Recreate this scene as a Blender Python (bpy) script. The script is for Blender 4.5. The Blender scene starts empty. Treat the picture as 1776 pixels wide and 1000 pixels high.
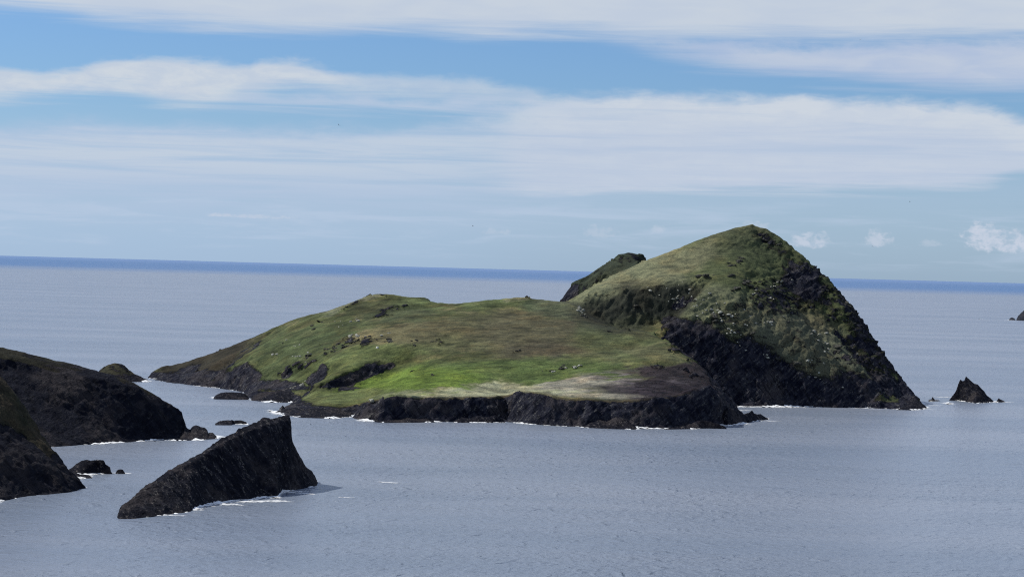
import bpy, math, random
import numpy as np

# ------------------------------------------------------------------ camera
K, H = 3562.0, 120.0                    # focal length in photo pixels, eye height above the sea
ROLL = math.atan(48.0 / 1776.0)
PITCH = math.atan(33.0 / K)
FW = np.array([0, math.cos(PITCH), -math.sin(PITCH)])
U0 = np.array([0, math.sin(PITCH), math.cos(PITCH)])
R0 = np.array([1.0, 0, 0])
RT = math.cos(ROLL) * R0 + math.sin(ROLL) * U0
UP = -math.sin(ROLL) * R0 + math.cos(ROLL) * U0

scene = bpy.context.scene
COL = scene.collection
cam = bpy.data.cameras.new('camera')
cam.sensor_width = 36.0
cam.lens = K / 1776.0 * 36.0
cam.clip_start, cam.clip_end = 1.0, 8.0e6
cam_o = bpy.data.objects.new('camera', cam)
COL.objects.link(cam_o)
from mathutils import Matrix, Vector
m = Matrix(((RT[0], UP[0], -FW[0], 0), (RT[1], UP[1], -FW[1], 0), (RT[2], UP[2], -FW[2], H), (0, 0, 0, 1)))
cam_o.matrix_world = m
scene.camera = cam_o

# ------------------------------------------------------------------ light
SUN_DIR = np.array([-0.67, 0.17, 0.80])          # towards the sun
SUN_DIR /= np.linalg.norm(SUN_DIR)
SUN_EL = math.asin(SUN_DIR[2])
SUN_AZ = math.atan2(SUN_DIR[0], SUN_DIR[1])      # clockwise from +Y
sun = bpy.data.lights.new('sun', 'SUN')
sun.energy = 4.4
sun.angle = math.radians(0.5)
sun.color = (1.0, 0.95, 0.86)
sun_o = bpy.data.objects.new('sun', sun)
COL.objects.link(sun_o)
sun_o.rotation_euler = Vector(-SUN_DIR).to_track_quat('-Z', 'Y').to_euler()
scene.view_settings.view_transform = 'Standard'
scene.view_settings.look = 'None'
scene.view_settings.exposure = 0.0
scene.view_settings.gamma = 1.0
scene.render.engine = 'CYCLES'
scene.cycles.use_denoising = False
scene.cycles.filter_width = 1.15
scene.cycles.max_bounces = 4
scene.cycles.transparent_max_bounces = 6


# ------------------------------------------------------------------ small node language
class N:
    def __init__(s, tree):
        s.t = tree
        s.nd, s.lk = tree.nodes, tree.links

    def put(s, sock, v):
        if hasattr(v, 'is_linked') or isinstance(v, bpy.types.NodeSocket):
            s.lk.new(v, sock)
        elif v is not None:
            sock.default_value = v

    def math(s, op, a, b=None, c=None, clamp=False):
        n = s.nd.new('ShaderNodeMath')
        n.operation = op
        n.use_clamp = clamp
        s.put(n.inputs[0], a)
        if b is not None: s.put(n.inputs[1], b)
        if c is not None: s.put(n.inputs[2], c)
        return n.outputs[0]

    def smooth(s, v, a, b, lo=0.0, hi=1.0):
        n = s.nd.new('ShaderNodeMapRange')
        n.interpolation_type = 'SMOOTHSTEP'
        s.put(n.inputs[0], v); s.put(n.inputs[1], a); s.put(n.inputs[2], b)
        s.put(n.inputs[3], lo); s.put(n.inputs[4], hi)
        return n.outputs[0]

    def lin(s, v, a, b, lo, hi):
        n = s.nd.new('ShaderNodeMapRange')
        s.put(n.inputs[0], v); s.put(n.inputs[1], a); s.put(n.inputs[2], b)
        s.put(n.inputs[3], lo); s.put(n.inputs[4], hi)
        return n.outputs[0]

    def noise(s, vec, scale, detail=4.0, rough=0.55, dist=0.0):
        n = s.nd.new('ShaderNodeTexNoise')
        s.put(n.inputs['Vector'], vec)
        n.inputs['Scale'].default_value = scale
        n.inputs['Detail'].default_value = detail
        n.inputs['Roughness'].default_value = rough
        n.inputs['Distortion'].default_value = dist
        return n.outputs['Fac']

    def mix(s, f, a, b, mode='MIX'):
        n = s.nd.new('ShaderNodeMix')
        n.data_type = 'RGBA'
        n.blend_type = mode
        s.put(n.inputs[0], f)
        s.put(n.inputs[6], a if not isinstance(a, tuple) else (*a, 1))
        s.put(n.inputs[7], b if not isinstance(b, tuple) else (*b, 1))
        return n.outputs[2]

    def comb(s, x, y, z):
        n = s.nd.new('ShaderNodeCombineXYZ')
        s.put(n.inputs[0], x); s.put(n.inputs[1], y); s.put(n.inputs[2], z)
        return n.outputs[0]

    def mapping(s, vec, rot=(0, 0, 0), scale=(1, 1, 1)):
        n = s.nd.new('ShaderNodeMapping')
        s.put(n.inputs['Vector'], vec)
        n.inputs['Rotation'].default_value = rot
        n.inputs['Scale'].default_value = scale
        return n.outputs[0]

    def curve(s, v, pts):
        n = s.nd.new('ShaderNodeFloatCurve')
        c = n.mapping.curves[0]
        n.mapping.use_clip = True
        while len(c.points) > 2: c.points.remove(c.points[-1])
        pts = sorted(pts)
        c.points[0].location = pts[0]
        c.points[1].location = pts[-1]
        for p in pts[1:-1]: c.points.new(*p)
        n.mapping.update()
        s.put(n.inputs['Value'], v)
        return n.outputs[0]


def ray(px, py):
    return FW * K + RT * (px - 888.0) - UP * (py - 500.0)


# ------------------------------------------------------------------ sky
def build_world():
    w = bpy.data.worlds.new('World')
    scene.world = w
    w.use_nodes = True
    n = N(w.node_tree)
    n.nd.clear()
    out = n.nd.new('ShaderNodeOutputWorld')
    bg = n.nd.new('ShaderNodeBackground')
    n.lk.new(bg.outputs[0], out.inputs[0])
    sky = n.nd.new('ShaderNodeTexSky')
    sky.sky_type = 'NISHITA'
    sky.sun_disc = False
    sky.sun_elevation = SUN_EL
    sky.sun_rotation = SUN_AZ
    sky.altitude = 100
    sky.air_density = 1.0
    sky.dust_density = 0.6
    sky.ozone_density = 3.0
    STR = 0.075
    base = n.mix(1.0, sky.outputs[0], (0.82, 1.10, 1.50), 'MULTIPLY')
    tc = n.nd.new('ShaderNodeTexCoord').outputs['Generated']
    sep = n.nd.new('ShaderNodeSeparateXYZ')
    n.lk.new(tc, sep.inputs[0])
    X, Y, Z = sep.outputs
    az = n.math('ARCTAN2', X, Y)
    el = n.math('ARCSINE', Z)
    A0, A1, E1 = -0.36, 0.36, 0.24
    U = n.math('DIVIDE', n.math('SUBTRACT', az, A0), A1 - A0)

    def uv(px, py):
        d = ray(px, py); d = d / np.linalg.norm(d)
        return ((math.atan2(d[0], d[1]) - A0) / (A1 - A0), math.asin(d[2]) / E1)
    V = n.math('DIVIDE', el, E1)
    pw = 1 / K / E1                       # one photo pixel of height in V
    p1 = n.comb(n.math('MULTIPLY', az, 26.0), n.math('MULTIPLY', el, 120.0), 0.0)
    p2 = n.comb(n.math('MULTIPLY', az, 60.0), n.math('MULTIPLY', el, 160.0), 3.7)
    p3 = n.comb(n.math('MULTIPLY', az, 9.0), n.math('MULTIPLY', el, 190.0), 9.1)
    nb = n.noise(p1, 1.0, 5, 0.5, .4)
    nf = n.noise(p2, 1.0, 6, 0.62, 0.3)
    ns = n.noise(p3, 1.0, 5, 0.6, 0.4)
    wig = n.math('ADD', n.math('MULTIPLY', n.math('SUBTRACT', nb, 0.5), 34 * pw),
                 n.math('MULTIPLY', n.math('SUBTRACT', nf, 0.5), 30 * pw))
    Vw = n.math('ADD', V, wig)
    Vs = n.math('ADD', V, n.math('MULTIPLY', n.math('SUBTRACT', ns, 0.5), 60 * pw))

    def bank(top, bot, st, sb, vt=None, ends=None):
        f = None
        if top:
            t = n.curve(U, [uv(*p) for p in top])
            f = n.smooth(n.math('SUBTRACT', t, vt or Vw), -st * 1.35 * pw, st * 1.6 * pw)
        if bot:
            b = n.curve(U, [uv(*p) for p in bot])
            g = n.smooth(n.math('SUBTRACT', Vs, b), -sb * 1.7 * pw, sb * 2.0 * pw)
            f = g if f is None else n.math('MULTIPLY', f, g)
        if ends:
            e = n.curve(U, [(uv(px, 300)[0], v) for px, v in ends])
            f = n.math('MULTIPLY', f, e)
        return f
    hi_c, mid_c, lo_c = (0.615, 0.67, 0.745), (0.52, 0.60, 0.735), (0.41, 0.505, 0.70)
    c = n.mix(1.0, base, (STR, STR, STR), 'MULTIPLY')
    # milky veil that thickens towards the horizon
    veil = n.math('MULTIPLY', n.smooth(V, 330 * pw, 20 * pw), n.curve(U, [(uv(-200, 300)[0], .74), (uv(600, 300)[0], .68), (uv(1200, 300)[0], .5), (uv(1900, 300)[0], .45)]))
    c = n.mix(veil, c, (0.415, 0.570, 0.80))
    veil2 = n.math('MULTIPLY', bank([(-100, 215), (250, 218), (480, 226), (700, 222), (830, 214), (1900, 225)], None, 14, 8),
                   n.math('MULTIPLY', n.smooth(V, 20 * pw, 150 * pw), n.curve(U, [(uv(-200, 300)[0], .85), (uv(700, 300)[0], .72), (uv(1300, 300)[0], .3), (uv(1900, 300)[0], .25)])))
    veil2 = n.math('MULTIPLY', veil2, n.smooth(ns, 0.25, 0.62, 0.55, 1.0))
    c = n.mix(veil2, c, (0.47, 0.565, 0.735))
    # bright streaks inside the left veil
    st = n.math('MULTIPLY', bank([(-100, 240), (200, 232), (500, 240), (860, 222), (1100, 230)], [(-100, 290), (200, 300), (500, 305), (900, 312), (1100, 310)], 14, 22,
                                 ends=[(-200, .75), (600, .75), (900, .6), (1050, 0), (1900, 0)]), n.smooth(ns, 0.35, 0.6, 0.15, 1))
    c = n.mix(st, c, (0.555, 0.635, 0.735))
    # right bank
    rb = bank([(780, 215), (900, 180), (1000, 170), (1100, 166), (1230, 167), (1340, 171), (1420, 169), (1540, 175), (1650, 180), (1720, 190), (1776, 205), (1900, 250)],
              [(780, 322), (900, 330), (1200, 332), (1500, 327), (1700, 320), (1776, 300), (1900, 300)], 11, 7,
              ends=[(-200, 0), (760, 0), (900, .75), (1000, .93), (1776, .95), (1900, .9)])
    rb = n.math('MULTIPLY', rb, n.smooth(ns, 0.22, 0.5, 0.84, 1.0))
    rtop = n.curve(U, [uv(*p) for p in [(780, 215), (1000, 170), (1340, 171), (1650, 180), (1776, 205), (1900, 250)]])
    dep = n.math('SUBTRACT', rtop, n.math('ADD', Vw, n.math('MULTIPLY', n.math('SUBTRACT', ns, 0.5), 60 * pw)))
    rc = n.mix(n.smooth(dep, 15 * pw, 70 * pw), hi_c, n.mix(n.smooth(ns, .30, .66), (0.495, 0.58, 0.725), (0.555, 0.625, 0.735)))
    rc = n.mix(n.math('MULTIPLY', n.smooth(nf, .40, .62), .35), rc, (0.50, 0.58, 0.72))
    c = n.mix(rb, c, rc)
    # middle left bank
    mb = bank([(-100, 118), (0, 120), (100, 126), (180, 106), (290, 103), (370, 108), (430, 114), (450, 106), (510, 106), (600, 128), (700, 132), (800, 138), (900, 150), (960, 166), (1100, 190), (1900, 300)],
              [(-100, 172), (0, 172), (70, 166), (200, 158), (330, 178), (430, 166), (520, 152), (640, 166), (760, 172), (900, 180), (1100, 186), (1900, 300)], 8, 11,
              ends=[(-200, .9), (480, .92), (560, .9), (640, .62), (800, .6), (900, .55), (1000, .3), (1080, 0), (1900, 0)])
    mc = n.mix(n.smooth(nf, 0.35, 0.65), (0.55, 0.62, 0.725), (0.63, 0.68, 0.74))
    c = n.mix(mb, c, mc)
    mb2 = bank([(300, 172), (500, 166), (700, 170), (900, 176), (1100, 190)], [(300, 182), (500, 188), (700, 192), (960, 196), (1100, 200)], 8, 7,
               ends=[(-200, 0), (300, 0), (400, .4), (600, .75), (900, .75), (1050, .2), (1100, 0), (1900, 0)])
    c = n.mix(mb2, c, (0.50, 0.59, 0.735))
    # top right wisp
    wb = bank([(900, 60), (1050, 66), (1200, 72), (1400, 80), (1600, 78), (1776, 72), (1900, 72)],
              [(900, 64), (1060, 78), (1200, 106), (1400, 130), (1600, 148), (1776, 156), (1900, 160)], 10, 13,
              ends=[(-200, 0), (980, 0), (1120, .6), (1300, .85), (1900, .9)])
    c = n.mix(wb, c, n.mix(n.smooth(nb, .3, .7), (0.46, 0.545, 0.715), (0.55, 0.61, 0.725)))
    # top bank, reaching out of the frame and breaking up higher
    tb = bank(None, [(-100, 5), (0, 12), (100, 22), (200, 36), (300, 42), (420, 52), (550, 54), (700, 52), (850, 62), (1000, 56), (1100, 64), (1300, 62), (1776, 66), (1900, 66)], 8, 13)
    pz = n.comb(n.math('DIVIDE', X, n.math('MAXIMUM', Z, .04)), n.math('DIVIDE', Y, n.math('MAXIMUM', Z, .04)), 0.0)
    hiN = n.smooth(n.noise(pz, 0.55, 6, 0.6, .4), 0.42, 0.62)
    tb = n.math('MULTIPLY', tb, n.mix(n.smooth(el, 0.15, 0.24), (0.9, 0.9, 0.9), n.mix(hiN, (.1, .1, .1), (.9, .9, .9))))
    c = n.mix(tb, c, n.mix(n.smooth(nb, .3, .7), (0.565, 0.63, 0.73), (0.61, 0.665, 0.735)))

    lowb = n.math('MULTIPLY', n.math('MULTIPLY', n.smooth(V, 6 * pw, 40 * pw), n.smooth(V, 150 * pw, 90 * pw)), n.smooth(n.noise(n.comb(n.math('MULTIPLY', az, 14.0), n.math('MULTIPLY', el, 150.0), 2.2), 1.0, 5, .6, .5), .46, .70))
    c = n.mix(n.math('MULTIPLY', lowb, .42), c, (0.52, 0.615, 0.77))
    # little cumulus heads along the horizon
    def puff(px, py, w, h, s, off):
        u0, v0 = uv(px, py)
        pv = n.comb(n.math('MULTIPLY', az, 210.0), n.math('MULTIPLY', el, 300.0), off)
        nz = n.math('SUBTRACT', n.noise(pv, 1.0, 5, .6, .2), 0.5)
        du = n.math('DIVIDE', n.math('SUBTRACT', U, u0), w / K / (A1 - A0))
        dv = n.math('DIVIDE', n.math('SUBTRACT', V, v0), h * pw)
        dvb = n.math('MULTIPLY', dv, n.math('ADD', 1.0, n.math('MULTIPLY', n.math('LESS_THAN', dv, 0.0), 0.8)))
        r = n.math('ADD', n.math('MULTIPLY', du, du), n.math('MULTIPLY', dvb, dvb))
        r = n.math('ADD', r, n.math('MULTIPLY', nz, 4.2))
        return n.math('MULTIPLY', n.smooth(r, 1.0, -0.3), s)
    for a in ((1704, 409, 38, 24, 1., 1.0), (1752, 425, 74, 27, 1., 2.3), (1403, 420, 44, 18, .8, 3.1), (1522, 418, 30, 20, .7, 4.7), (1610, 424, 28, 9, .35, 5.2),
              (1045, 404, 44, 16, .35, 6.4), (1141, 403, 16, 15, .4, 7.7), (440, 376, 90, 5, .5, 8.2), (385, 373, 26, 5, .6, 9.9), (860, 403, 26, 9, .3, 11.), (1308, 394, 30, 12, .5, 12.)):
        c = n.mix(puff(*a), c, (0.56, 0.625, 0.74))
    lowg = n.smooth(V, -10 * pw, 0.0)
    c = n.mix(lowg, (0.05, 0.08, 0.12), c)
    n.lk.new(c, bg.inputs[0])
    bg.inputs[1].default_value = 1.0


build_world()


# ------------------------------------------------------------------ numeric helpers
def hy(px):
    return 467.0 + (px - 888.0) * math.tan(ROLL)


def P(px, py, Y):                         # the point seen at a pixel, at distance Y
    d = ray(px, py)
    s = Y / d[1]
    return (d[0] * s, Y, H + d[2] * s)


def C(px, py, dz=0.0):                    # the point of the waterline seen at a pixel
    d = ray(px, py)
    s = H / -d[2]
    return (d[0] * s, d[1] * s, dz)


def G(px, Y, z):                          # at a bearing, a distance and a height
    return ((px - 888.0) / K * Y, Y, z)


def project(p):
    q = p - np.array([0, 0, H])
    f = q @ FW
    return 888 + K * (q @ RT) / f, 500 - K * (q @ UP) / f


rngp = np.random.RandomState(5)
PERM = np.concatenate([rngp.permutation(256)] * 3)
GRD = rngp.normal(size=(256, 3))
GRD /= np.linalg.norm(GRD, axis=1)[:, None]


def perlin(p):
    i = np.floor(p).astype(np.int64)
    f = p - i
    u = f * f * f * (f * (f * 6 - 15) + 10)
    i &= 255
    r = 0
    for dx in (0, 1):
        wx = u[:, 0] if dx else 1 - u[:, 0]
        for dy in (0, 1):
            wy = u[:, 1] if dy else 1 - u[:, 1]
            for dz in (0, 1):
                wz = u[:, 2] if dz else 1 - u[:, 2]
                h = PERM[PERM[PERM[(i[:, 0] + dx) & 255] + ((i[:, 1] + dy) & 255)] + ((i[:, 2] + dz) & 255)]
                g = GRD[h]
                r = r + wx * wy * wz * (g[:, 0] * (f[:, 0] - dx) + g[:, 1] * (f[:, 1] - dy) + g[:, 2] * (f[:, 2] - dz))
    return r * 1.5


def fbm(p, octv=4, gain=0.5, ridged=False):
    a, s, t = 1.0, 0.0, 0.0
    for o in range(octv):
        v = perlin(p * (2.03 ** o) + 17.3 * o)
        s = s + a * ((1 - 2 * np.abs(v)) if ridged else v)
        t += a
        a *= gain
    return s / t


def sstep(x, a, b):
    t = np.clip((x - a) / (b - a), 0, 1)
    return t * t * (3 - 2 * t)


def dense(line, step):
    out = []
    for a, b in zip(line, line[1:]):
        a, b = np.array(a), np.array(b)
        k = max(1, int(np.linalg.norm((b - a)) / step))
        out += [a + (b - a) * i / k for i in range(k)]
    out.append(np.array(line[-1]))
    return out


def steps(u, w, k):
    t = u * k + w
    f = t - np.floor(t)
    return np.where(f < .78, f / .78, (1 - f) / .22) - .5


class RBF:
    def __init__(s, pts, lam=0.0):
        pts = np.array(pts, dtype=np.float64)
        key = np.round(pts[:, :2] / 2.0).astype(int)
        _, ix = np.unique(key, axis=0, return_index=True)
        pts = pts[ix]
        s.c = pts[:, :2].mean(0)
        s.q = (pts[:, :2] - s.c) / 100.0
        n = len(s.q)
        A = np.zeros((n + 3, n + 3))
        A[:n, :n] = -np.linalg.norm(s.q[:, None] - s.q[None], axis=2) - lam * np.eye(n) * -1
        A[:n, n] = 1
        A[:n, n + 1:] = s.q
        A[n:, :n] = A[:n, n:].T
        b = np.zeros(n + 3)
        b[:n] = pts[:, 2]
        s.w = np.linalg.solve(A, b)

    def __call__(s, x, y):
        q = np.stack([(x - s.c[0]) / 100.0, (y - s.c[1]) / 100.0], 1)
        r = np.empty(len(q))
        n = len(s.q)
        for k in range(0, len(q), 20000):
            c = q[k:k + 20000]
            d2 = (c[:, :1] - s.q[None, :, 0]) ** 2 + (c[:, 1:] - s.q[None, :, 1]) ** 2
            r[k:k + 20000] = -np.sqrt(d2) @ s.w[:n] + s.w[n] + c @ s.w[n + 1:]
        return r


def linedist(x, y, line):
    best = np.full(len(x), 1e9)
    for a, b in zip(line, line[1:]):
        ax, ay = a[0], a[1]
        dx, dy = b[0] - ax, b[1] - ay
        t = np.clip(((x - ax) * dx + (y - ay) * dy) / (dx * dx + dy * dy + 1e-9), 0, 1)
        best = np.minimum(best, np.hypot(x - ax - t * dx, y - ay - t * dy))
    return best


# ------------------------------------------------------------------ tags
def tag(o, label=None, cat=None, group=None, kind=None):
    if label: o['label'] = label
    if cat: o['category'] = cat
    if group: o['group'] = group
    if kind: o['kind'] = kind
    return o


def grid_mesh(name, V, shape, mat, keep=None, attrs=None):
    ny, nx = shape
    ii = (np.arange(ny - 1)[:, None] * nx + np.arange(nx - 1)[None]).ravel()
    q = np.stack([ii, ii + 1, ii + nx + 1, ii + nx], 1)
    if keep is not None: q = q[keep[q].any(1)]
    used = np.unique(q)
    rm = np.full(len(V), -1, dtype=np.int64)
    rm[used] = np.arange(len(used))
    q = rm[q]
    V = V[used]
    me = bpy.data.meshes.new(name)
    me.vertices.add(len(V))
    me.vertices.foreach_set('co', V.astype(np.float32).ravel())
    me.loops.add(len(q) * 4)
    me.loops.foreach_set('vertex_index', q.astype(np.int32).ravel())
    me.polygons.add(len(q))
    me.polygons.foreach_set('loop_start', np.arange(0, len(q) * 4, 4, dtype=np.int32))
    me.update(calc_edges=True)
    for k, v in (attrs or {}).items():
        v = v[used]
        if v.ndim == 1:
            me.attributes.new(k, 'FLOAT', 'POINT').data.foreach_set('value', v.astype(np.float32))
        else:
            a4 = np.concatenate([v, np.ones((len(v), 1))], 1)
            me.attributes.new(k, 'FLOAT_COLOR', 'POINT').data.foreach_set('color', a4.astype(np.float32).ravel())
    me.polygons.foreach_set('use_smooth', np.ones(len(q), dtype=bool))
    me.materials.append(mat)
    o = bpy.data.objects.new(name, me)
    COL.objects.link(o)
    return o


# ------------------------------------------------------------------ materials
def new_mat(name):
    mt = bpy.data.materials.new(name)
    mt.use_nodes = True
    n = N(mt.node_tree)
    n.nd.clear()
    out = n.nd.new('ShaderNodeOutputMaterial')
    b = n.nd.new('ShaderNodeBsdfPrincipled')
    n.lk.new(b.outputs[0], out.inputs[0])
    return mt, n, b, out


def rock_colour(n, pos, dark=(0.0025, 0.0038, 0.0125), mid=(0.030, 0.031, 0.043), pale=(0.15, 0.145, 0.13), dip=0.75, k=1.0):  # dark holds the navy of shadowed rock; strong contrast imitates lit facets
    pr = n.mapping(n.mapping(pos, (0.2, dip, 0.0)), (0, 0, 0), (0.10 * k, 0.14 * k, 0.46 * k))
    strata = n.noise(pr, 1.0, 6, 0.62, 0.5)
    crack = n.noise(n.mapping(n.mapping(pos, (0.1, dip + 1.45, 0.3)), (0, 0, 0), (0.05 * k, 0.2 * k, 0.45 * k)), 1.0, 5, 0.6, 0.4)
    blot = n.noise(pos, 0.032 * k, 5, 0.58)
    fine = n.noise(pos, 0.7 * k, 5, 0.65)
    blo2 = n.noise(pos, 0.13 * k, 5, 0.62, .4)
    sf = n.math('ADD', n.math('MULTIPLY', strata, .45), n.math('MULTIPLY', blo2, .55))
    c = n.mix(n.smooth(sf, 0.38, 0.62), dark, mid)
    c = n.mix(n.smooth(blot, 0.50, 0.62, 0, .7), c, n.mix(.6, mid, (0.060, 0.050, 0.047)))
    c = n.mix(n.smooth(crack, 0.5, 0.36, 0, .75), c, n.mix(.6, dark, (0.004, 0.004, 0.006)))
    pl = n.math('MULTIPLY', n.smooth(strata, 0.51, 0.63), n.smooth(fine, 0.48, 0.62))
    c = n.mix(n.math('MULTIPLY', pl, .75), c, pale)
    hgt = n.math('ADD', n.math('ADD', n.math('MULTIPLY', strata, 1.1), n.math('ADD', n.math('MULTIPLY', crack, 1.3), n.math('MULTIPLY', blo2, 1.6))), n.math('MULTIPLY', fine, 0.9))
    return c, hgt, fine


def terrain_mat(name, rock_kw, rough_bump=1.0):
    mt, n, b, out = new_mat(name)
    geo = n.nd.new('ShaderNodeNewGeometry')
    pos = geo.outputs['Position']
    at = n.nd.new('ShaderNodeAttribute'); at.attribute_name = 'gcol'
    ar = n.nd.new('ShaderNodeAttribute'); ar.attribute_name = 'rockm'
    rc, rh, fine = rock_colour(n, pos, **rock_kw)
    n1 = n.noise(pos, 0.03, 6, 0.62)
    n2 = n.noise(n.mapping(pos, (0, 0, .3), (.5, 1.0, 1.0)), 0.16, 6, 0.66)
    n3 = n.noise(pos, 0.9, 5, 0.7)
    g = n.mix(1.0, at.outputs['Color'], n.mix(n.smooth(n2, .3, .7), (.55, .58, .60), (1.4, 1.36, 1.25)), 'MULTIPLY')
    g = n.mix(1.0, g, n.mix(n.smooth(n3, .33, .67), (.62, .64, .66), (1.38, 1.34, 1.28)), 'MULTIPLY')
    g = n.mix(n.smooth(n1, .45, .66, 0, .5), g, n.mix(1.0, g, (1.25, 1.02, .85), 'MULTIPLY'))
    spk = n.math('MULTIPLY', n.smooth(n.noise(n.mapping(pos, (0, 0, .2), (.8, 1, 1)), .42, 4, .6, .3), .58, .68), n.smooth(n1, .38, .6, .15, .7))
    g = n.mix(spk, g, (.024, .028, .016))
    v = n.math('ADD', ar.outputs['Fac'], n.math('ADD', n.math('MULTIPLY', n.math('SUBTRACT', n2, .5), .9), n.math('MULTIPLY', n.math('SUBTRACT', n3, .5), .55)))
    rf = n.smooth(v, .42, .58)
    n.lk.new(n.mix(rf, g, rc), b.inputs['Base Color'])
    b.inputs['Roughness'].default_value = 0.95
    b.inputs['Specular IOR Level'].default_value = 0.12
    bp = n.nd.new('ShaderNodeBump')
    bp.inputs['Strength'].default_value = 1.0
    bp.inputs['Distance'].default_value = 1.4 * rough_bump
    gh = n.math('ADD', n.math('MULTIPLY', n2, .9), n.math('MULTIPLY', n3, .45))
    hmix = n.nd.new('ShaderNodeMix'); hmix.data_type = 'FLOAT'
    n.put(hmix.inputs[0], rf); n.put(hmix.inputs[2], gh); n.put(hmix.inputs[3], rh)
    n.lk.new(hmix.outputs[0], bp.inputs['Height'])
    n.lk.new(bp.outputs[0], b.inputs['Normal'])
    return mt


ISLAND_MAT = terrain_mat('island_cover', {})
HEAD_MAT = terrain_mat('headland_cover', dict(dark=(0.002, 0.003, 0.0085), mid=(0.0105, 0.0118, 0.020), pale=(0.05, 0.048, 0.048)))  # darker than the island cover: cloud shade put into the rock colours
STACK_MAT = terrain_mat('stack_rock', dict(dark=(0.002, 0.003, 0.0085), mid=(0.0155, 0.0158, 0.0235), pale=(0.17, 0.155, 0.14), dip=-0.93, k=1.3))  # cloud shade over the foreground put into the dark rock tones


def pale_rock_mat(name, base, lich):
    mt, n, b, out = new_mat(name)
    pos = n.nd.new('ShaderNodeNewGeometry').outputs['Position']
    a = n.noise(pos, .8, 5, .65)
    n.lk.new(n.mix(n.smooth(a, .42, .6), base, lich), b.inputs['Base Color'])
    b.inputs['Roughness'].default_value = .95
    b.inputs['Specular IOR Level'].default_value = .1
    bp = n.nd.new('ShaderNodeBump'); bp.inputs['Distance'].default_value = .6
    n.lk.new(n.noise(pos, 1.3, 4, .6), bp.inputs['Height'])
    n.lk.new(bp.outputs[0], b.inputs['Normal'])
    return mt


BOULDER_MAT = pale_rock_mat('lichen_boulder', (.16, .16, .13), (.42, .42, .36))
WHITE_MAT = pale_rock_mat('white_boulder', (.6, .58, .5), (.8, .78, .7))
OUTCROP_MAT = pale_rock_mat('dark_outcrop', (.022, .022, .023), (.09, .09, .072))


def foam_mat():
    mt, n, b, out = new_mat('surf')
    pos = n.nd.new('ShaderNodeNewGeometry').outputs['Position']
    b.inputs['Base Color'].default_value = (.82, .84, .85, 1)
    b.inputs['Roughness'].default_value = .8
    at = n.nd.new('ShaderNodeAttribute'); at.attribute_name = 'edge'
    a = n.noise(n.mapping(pos, (0, 0, 0), (.35, 1, 1)), .8, 5, .65)
    al = n.smooth(n.math('ADD', a, n.math('MULTIPLY', at.outputs['Fac'], -.34)), .31, .47)
    tr = n.nd.new('ShaderNodeBsdfTransparent')
    mx = n.nd.new('ShaderNodeMixShader')
    n.lk.new(al, mx.inputs[0]); n.lk.new(tr.outputs[0], mx.inputs[1]); n.lk.new(b.outputs[0], mx.inputs[2])
    n.lk.new(mx.outputs[0], out.inputs[0])
    return mt


FOAM_MAT = foam_mat()
FOAM_V, FOAM_F, FOAM_E = [], [], []


def add_surf(V, shape, base=0.0, amp=1.0, reach=12.0, seed=0.0, wt=None):
    """a low ragged wall of white water along the line where a rock meets the sea"""
    ny, nx = shape
    Z = V[:, 2].reshape(ny, nx)
    Q = V.reshape(ny, nx, 3)
    lev = 0.25
    cells = np.argwhere(((np.minimum.reduce([Z[:-1, :-1], Z[1:, :-1], Z[:-1, 1:], Z[1:, 1:]]) < lev) &
                         (np.maximum.reduce([Z[:-1, :-1], Z[1:, :-1], Z[:-1, 1:], Z[1:, 1:]]) >= lev)))
    segs = []
    for i, j in cells:
        cs = [Q[i, j], Q[i, j + 1], Q[i + 1, j + 1], Q[i + 1, j]]
        pts = []
        for a, b in zip(cs, cs[1:] + cs[:1]):
            if (a[2] < lev) != (b[2] < lev):
                t = (lev - a[2]) / (b[2] - a[2])
                pts.append(a + (b - a) * t)
        if len(pts) >= 2:
            low = min(cs, key=lambda c: c[2])
            mid = (pts[0] + pts[1]) / 2
            d = low[:2] - mid[:2]
            L = np.linalg.norm(d)
            if L > 1e-6: segs.append((pts[0], pts[1], d / L))
    if not segs: return
    # smooth outward direction on a coarse hash
    acc = {}
    for a, b, d in segs:
        k = (round((a[0] + b[0]) / 16), round((a[1] + b[1]) / 16))
        acc[k] = acc.get(k, 0) + d
    P0 = np.array([s[0] for s in segs] + [s[1] for s in segs])
    nz = fbm(P0 * np.array([.035, .035, 0]) + seed, 3)
    n2 = fbm(P0 * np.array([.22, .22, 0]) + seed + 7, 3)
    act = np.clip(base + nz * 2.2 * amp + n2 * .9, 0, 1.6)
    m_ = len(segs)
    if wt:
        wx = np.interp(project(P0)[0], [q[0] for q in wt], [q[1] for q in wt])
        act = np.clip(act + (wx - 1) * .5, 0, 2) * wx
    for i, (a, b, d) in enumerate(segs):
        k = (round((a[0] + b[0]) / 16), round((a[1] + b[1]) / 16))
        dd = acc[k]
        dd = dd / (np.linalg.norm(dd) + 1e-6)
        if dd @ d < 0: dd = d
        fa, fb = act[i], act[i + m_]
        if fa < .06 and fb < .06: continue
        s = len(FOAM_V)
        for p, f in ((a, fa), (b, fb)):
            o = np.array([dd[0], dd[1], 0])
            FOAM_V.append(p - o * 2.5 + np.array([0, 0, f * 1.2]))
            FOAM_V.append(p + o * .6 + np.array([0, 0, f * .8 - .1]))
            FOAM_V.append(np.append((p + o * (.8 + f * reach * .45))[:2], .10 + f * .12))
            FOAM_V.append(np.append((p + o * (1.2 + f * reach))[:2], .06))
            FOAM_E.extend([0.0, 0.0, .35, 1.0])
        for q in range(3):
            FOAM_F.append((s + q, s + q + 1, s + q + 5, s + q + 4))


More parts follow.
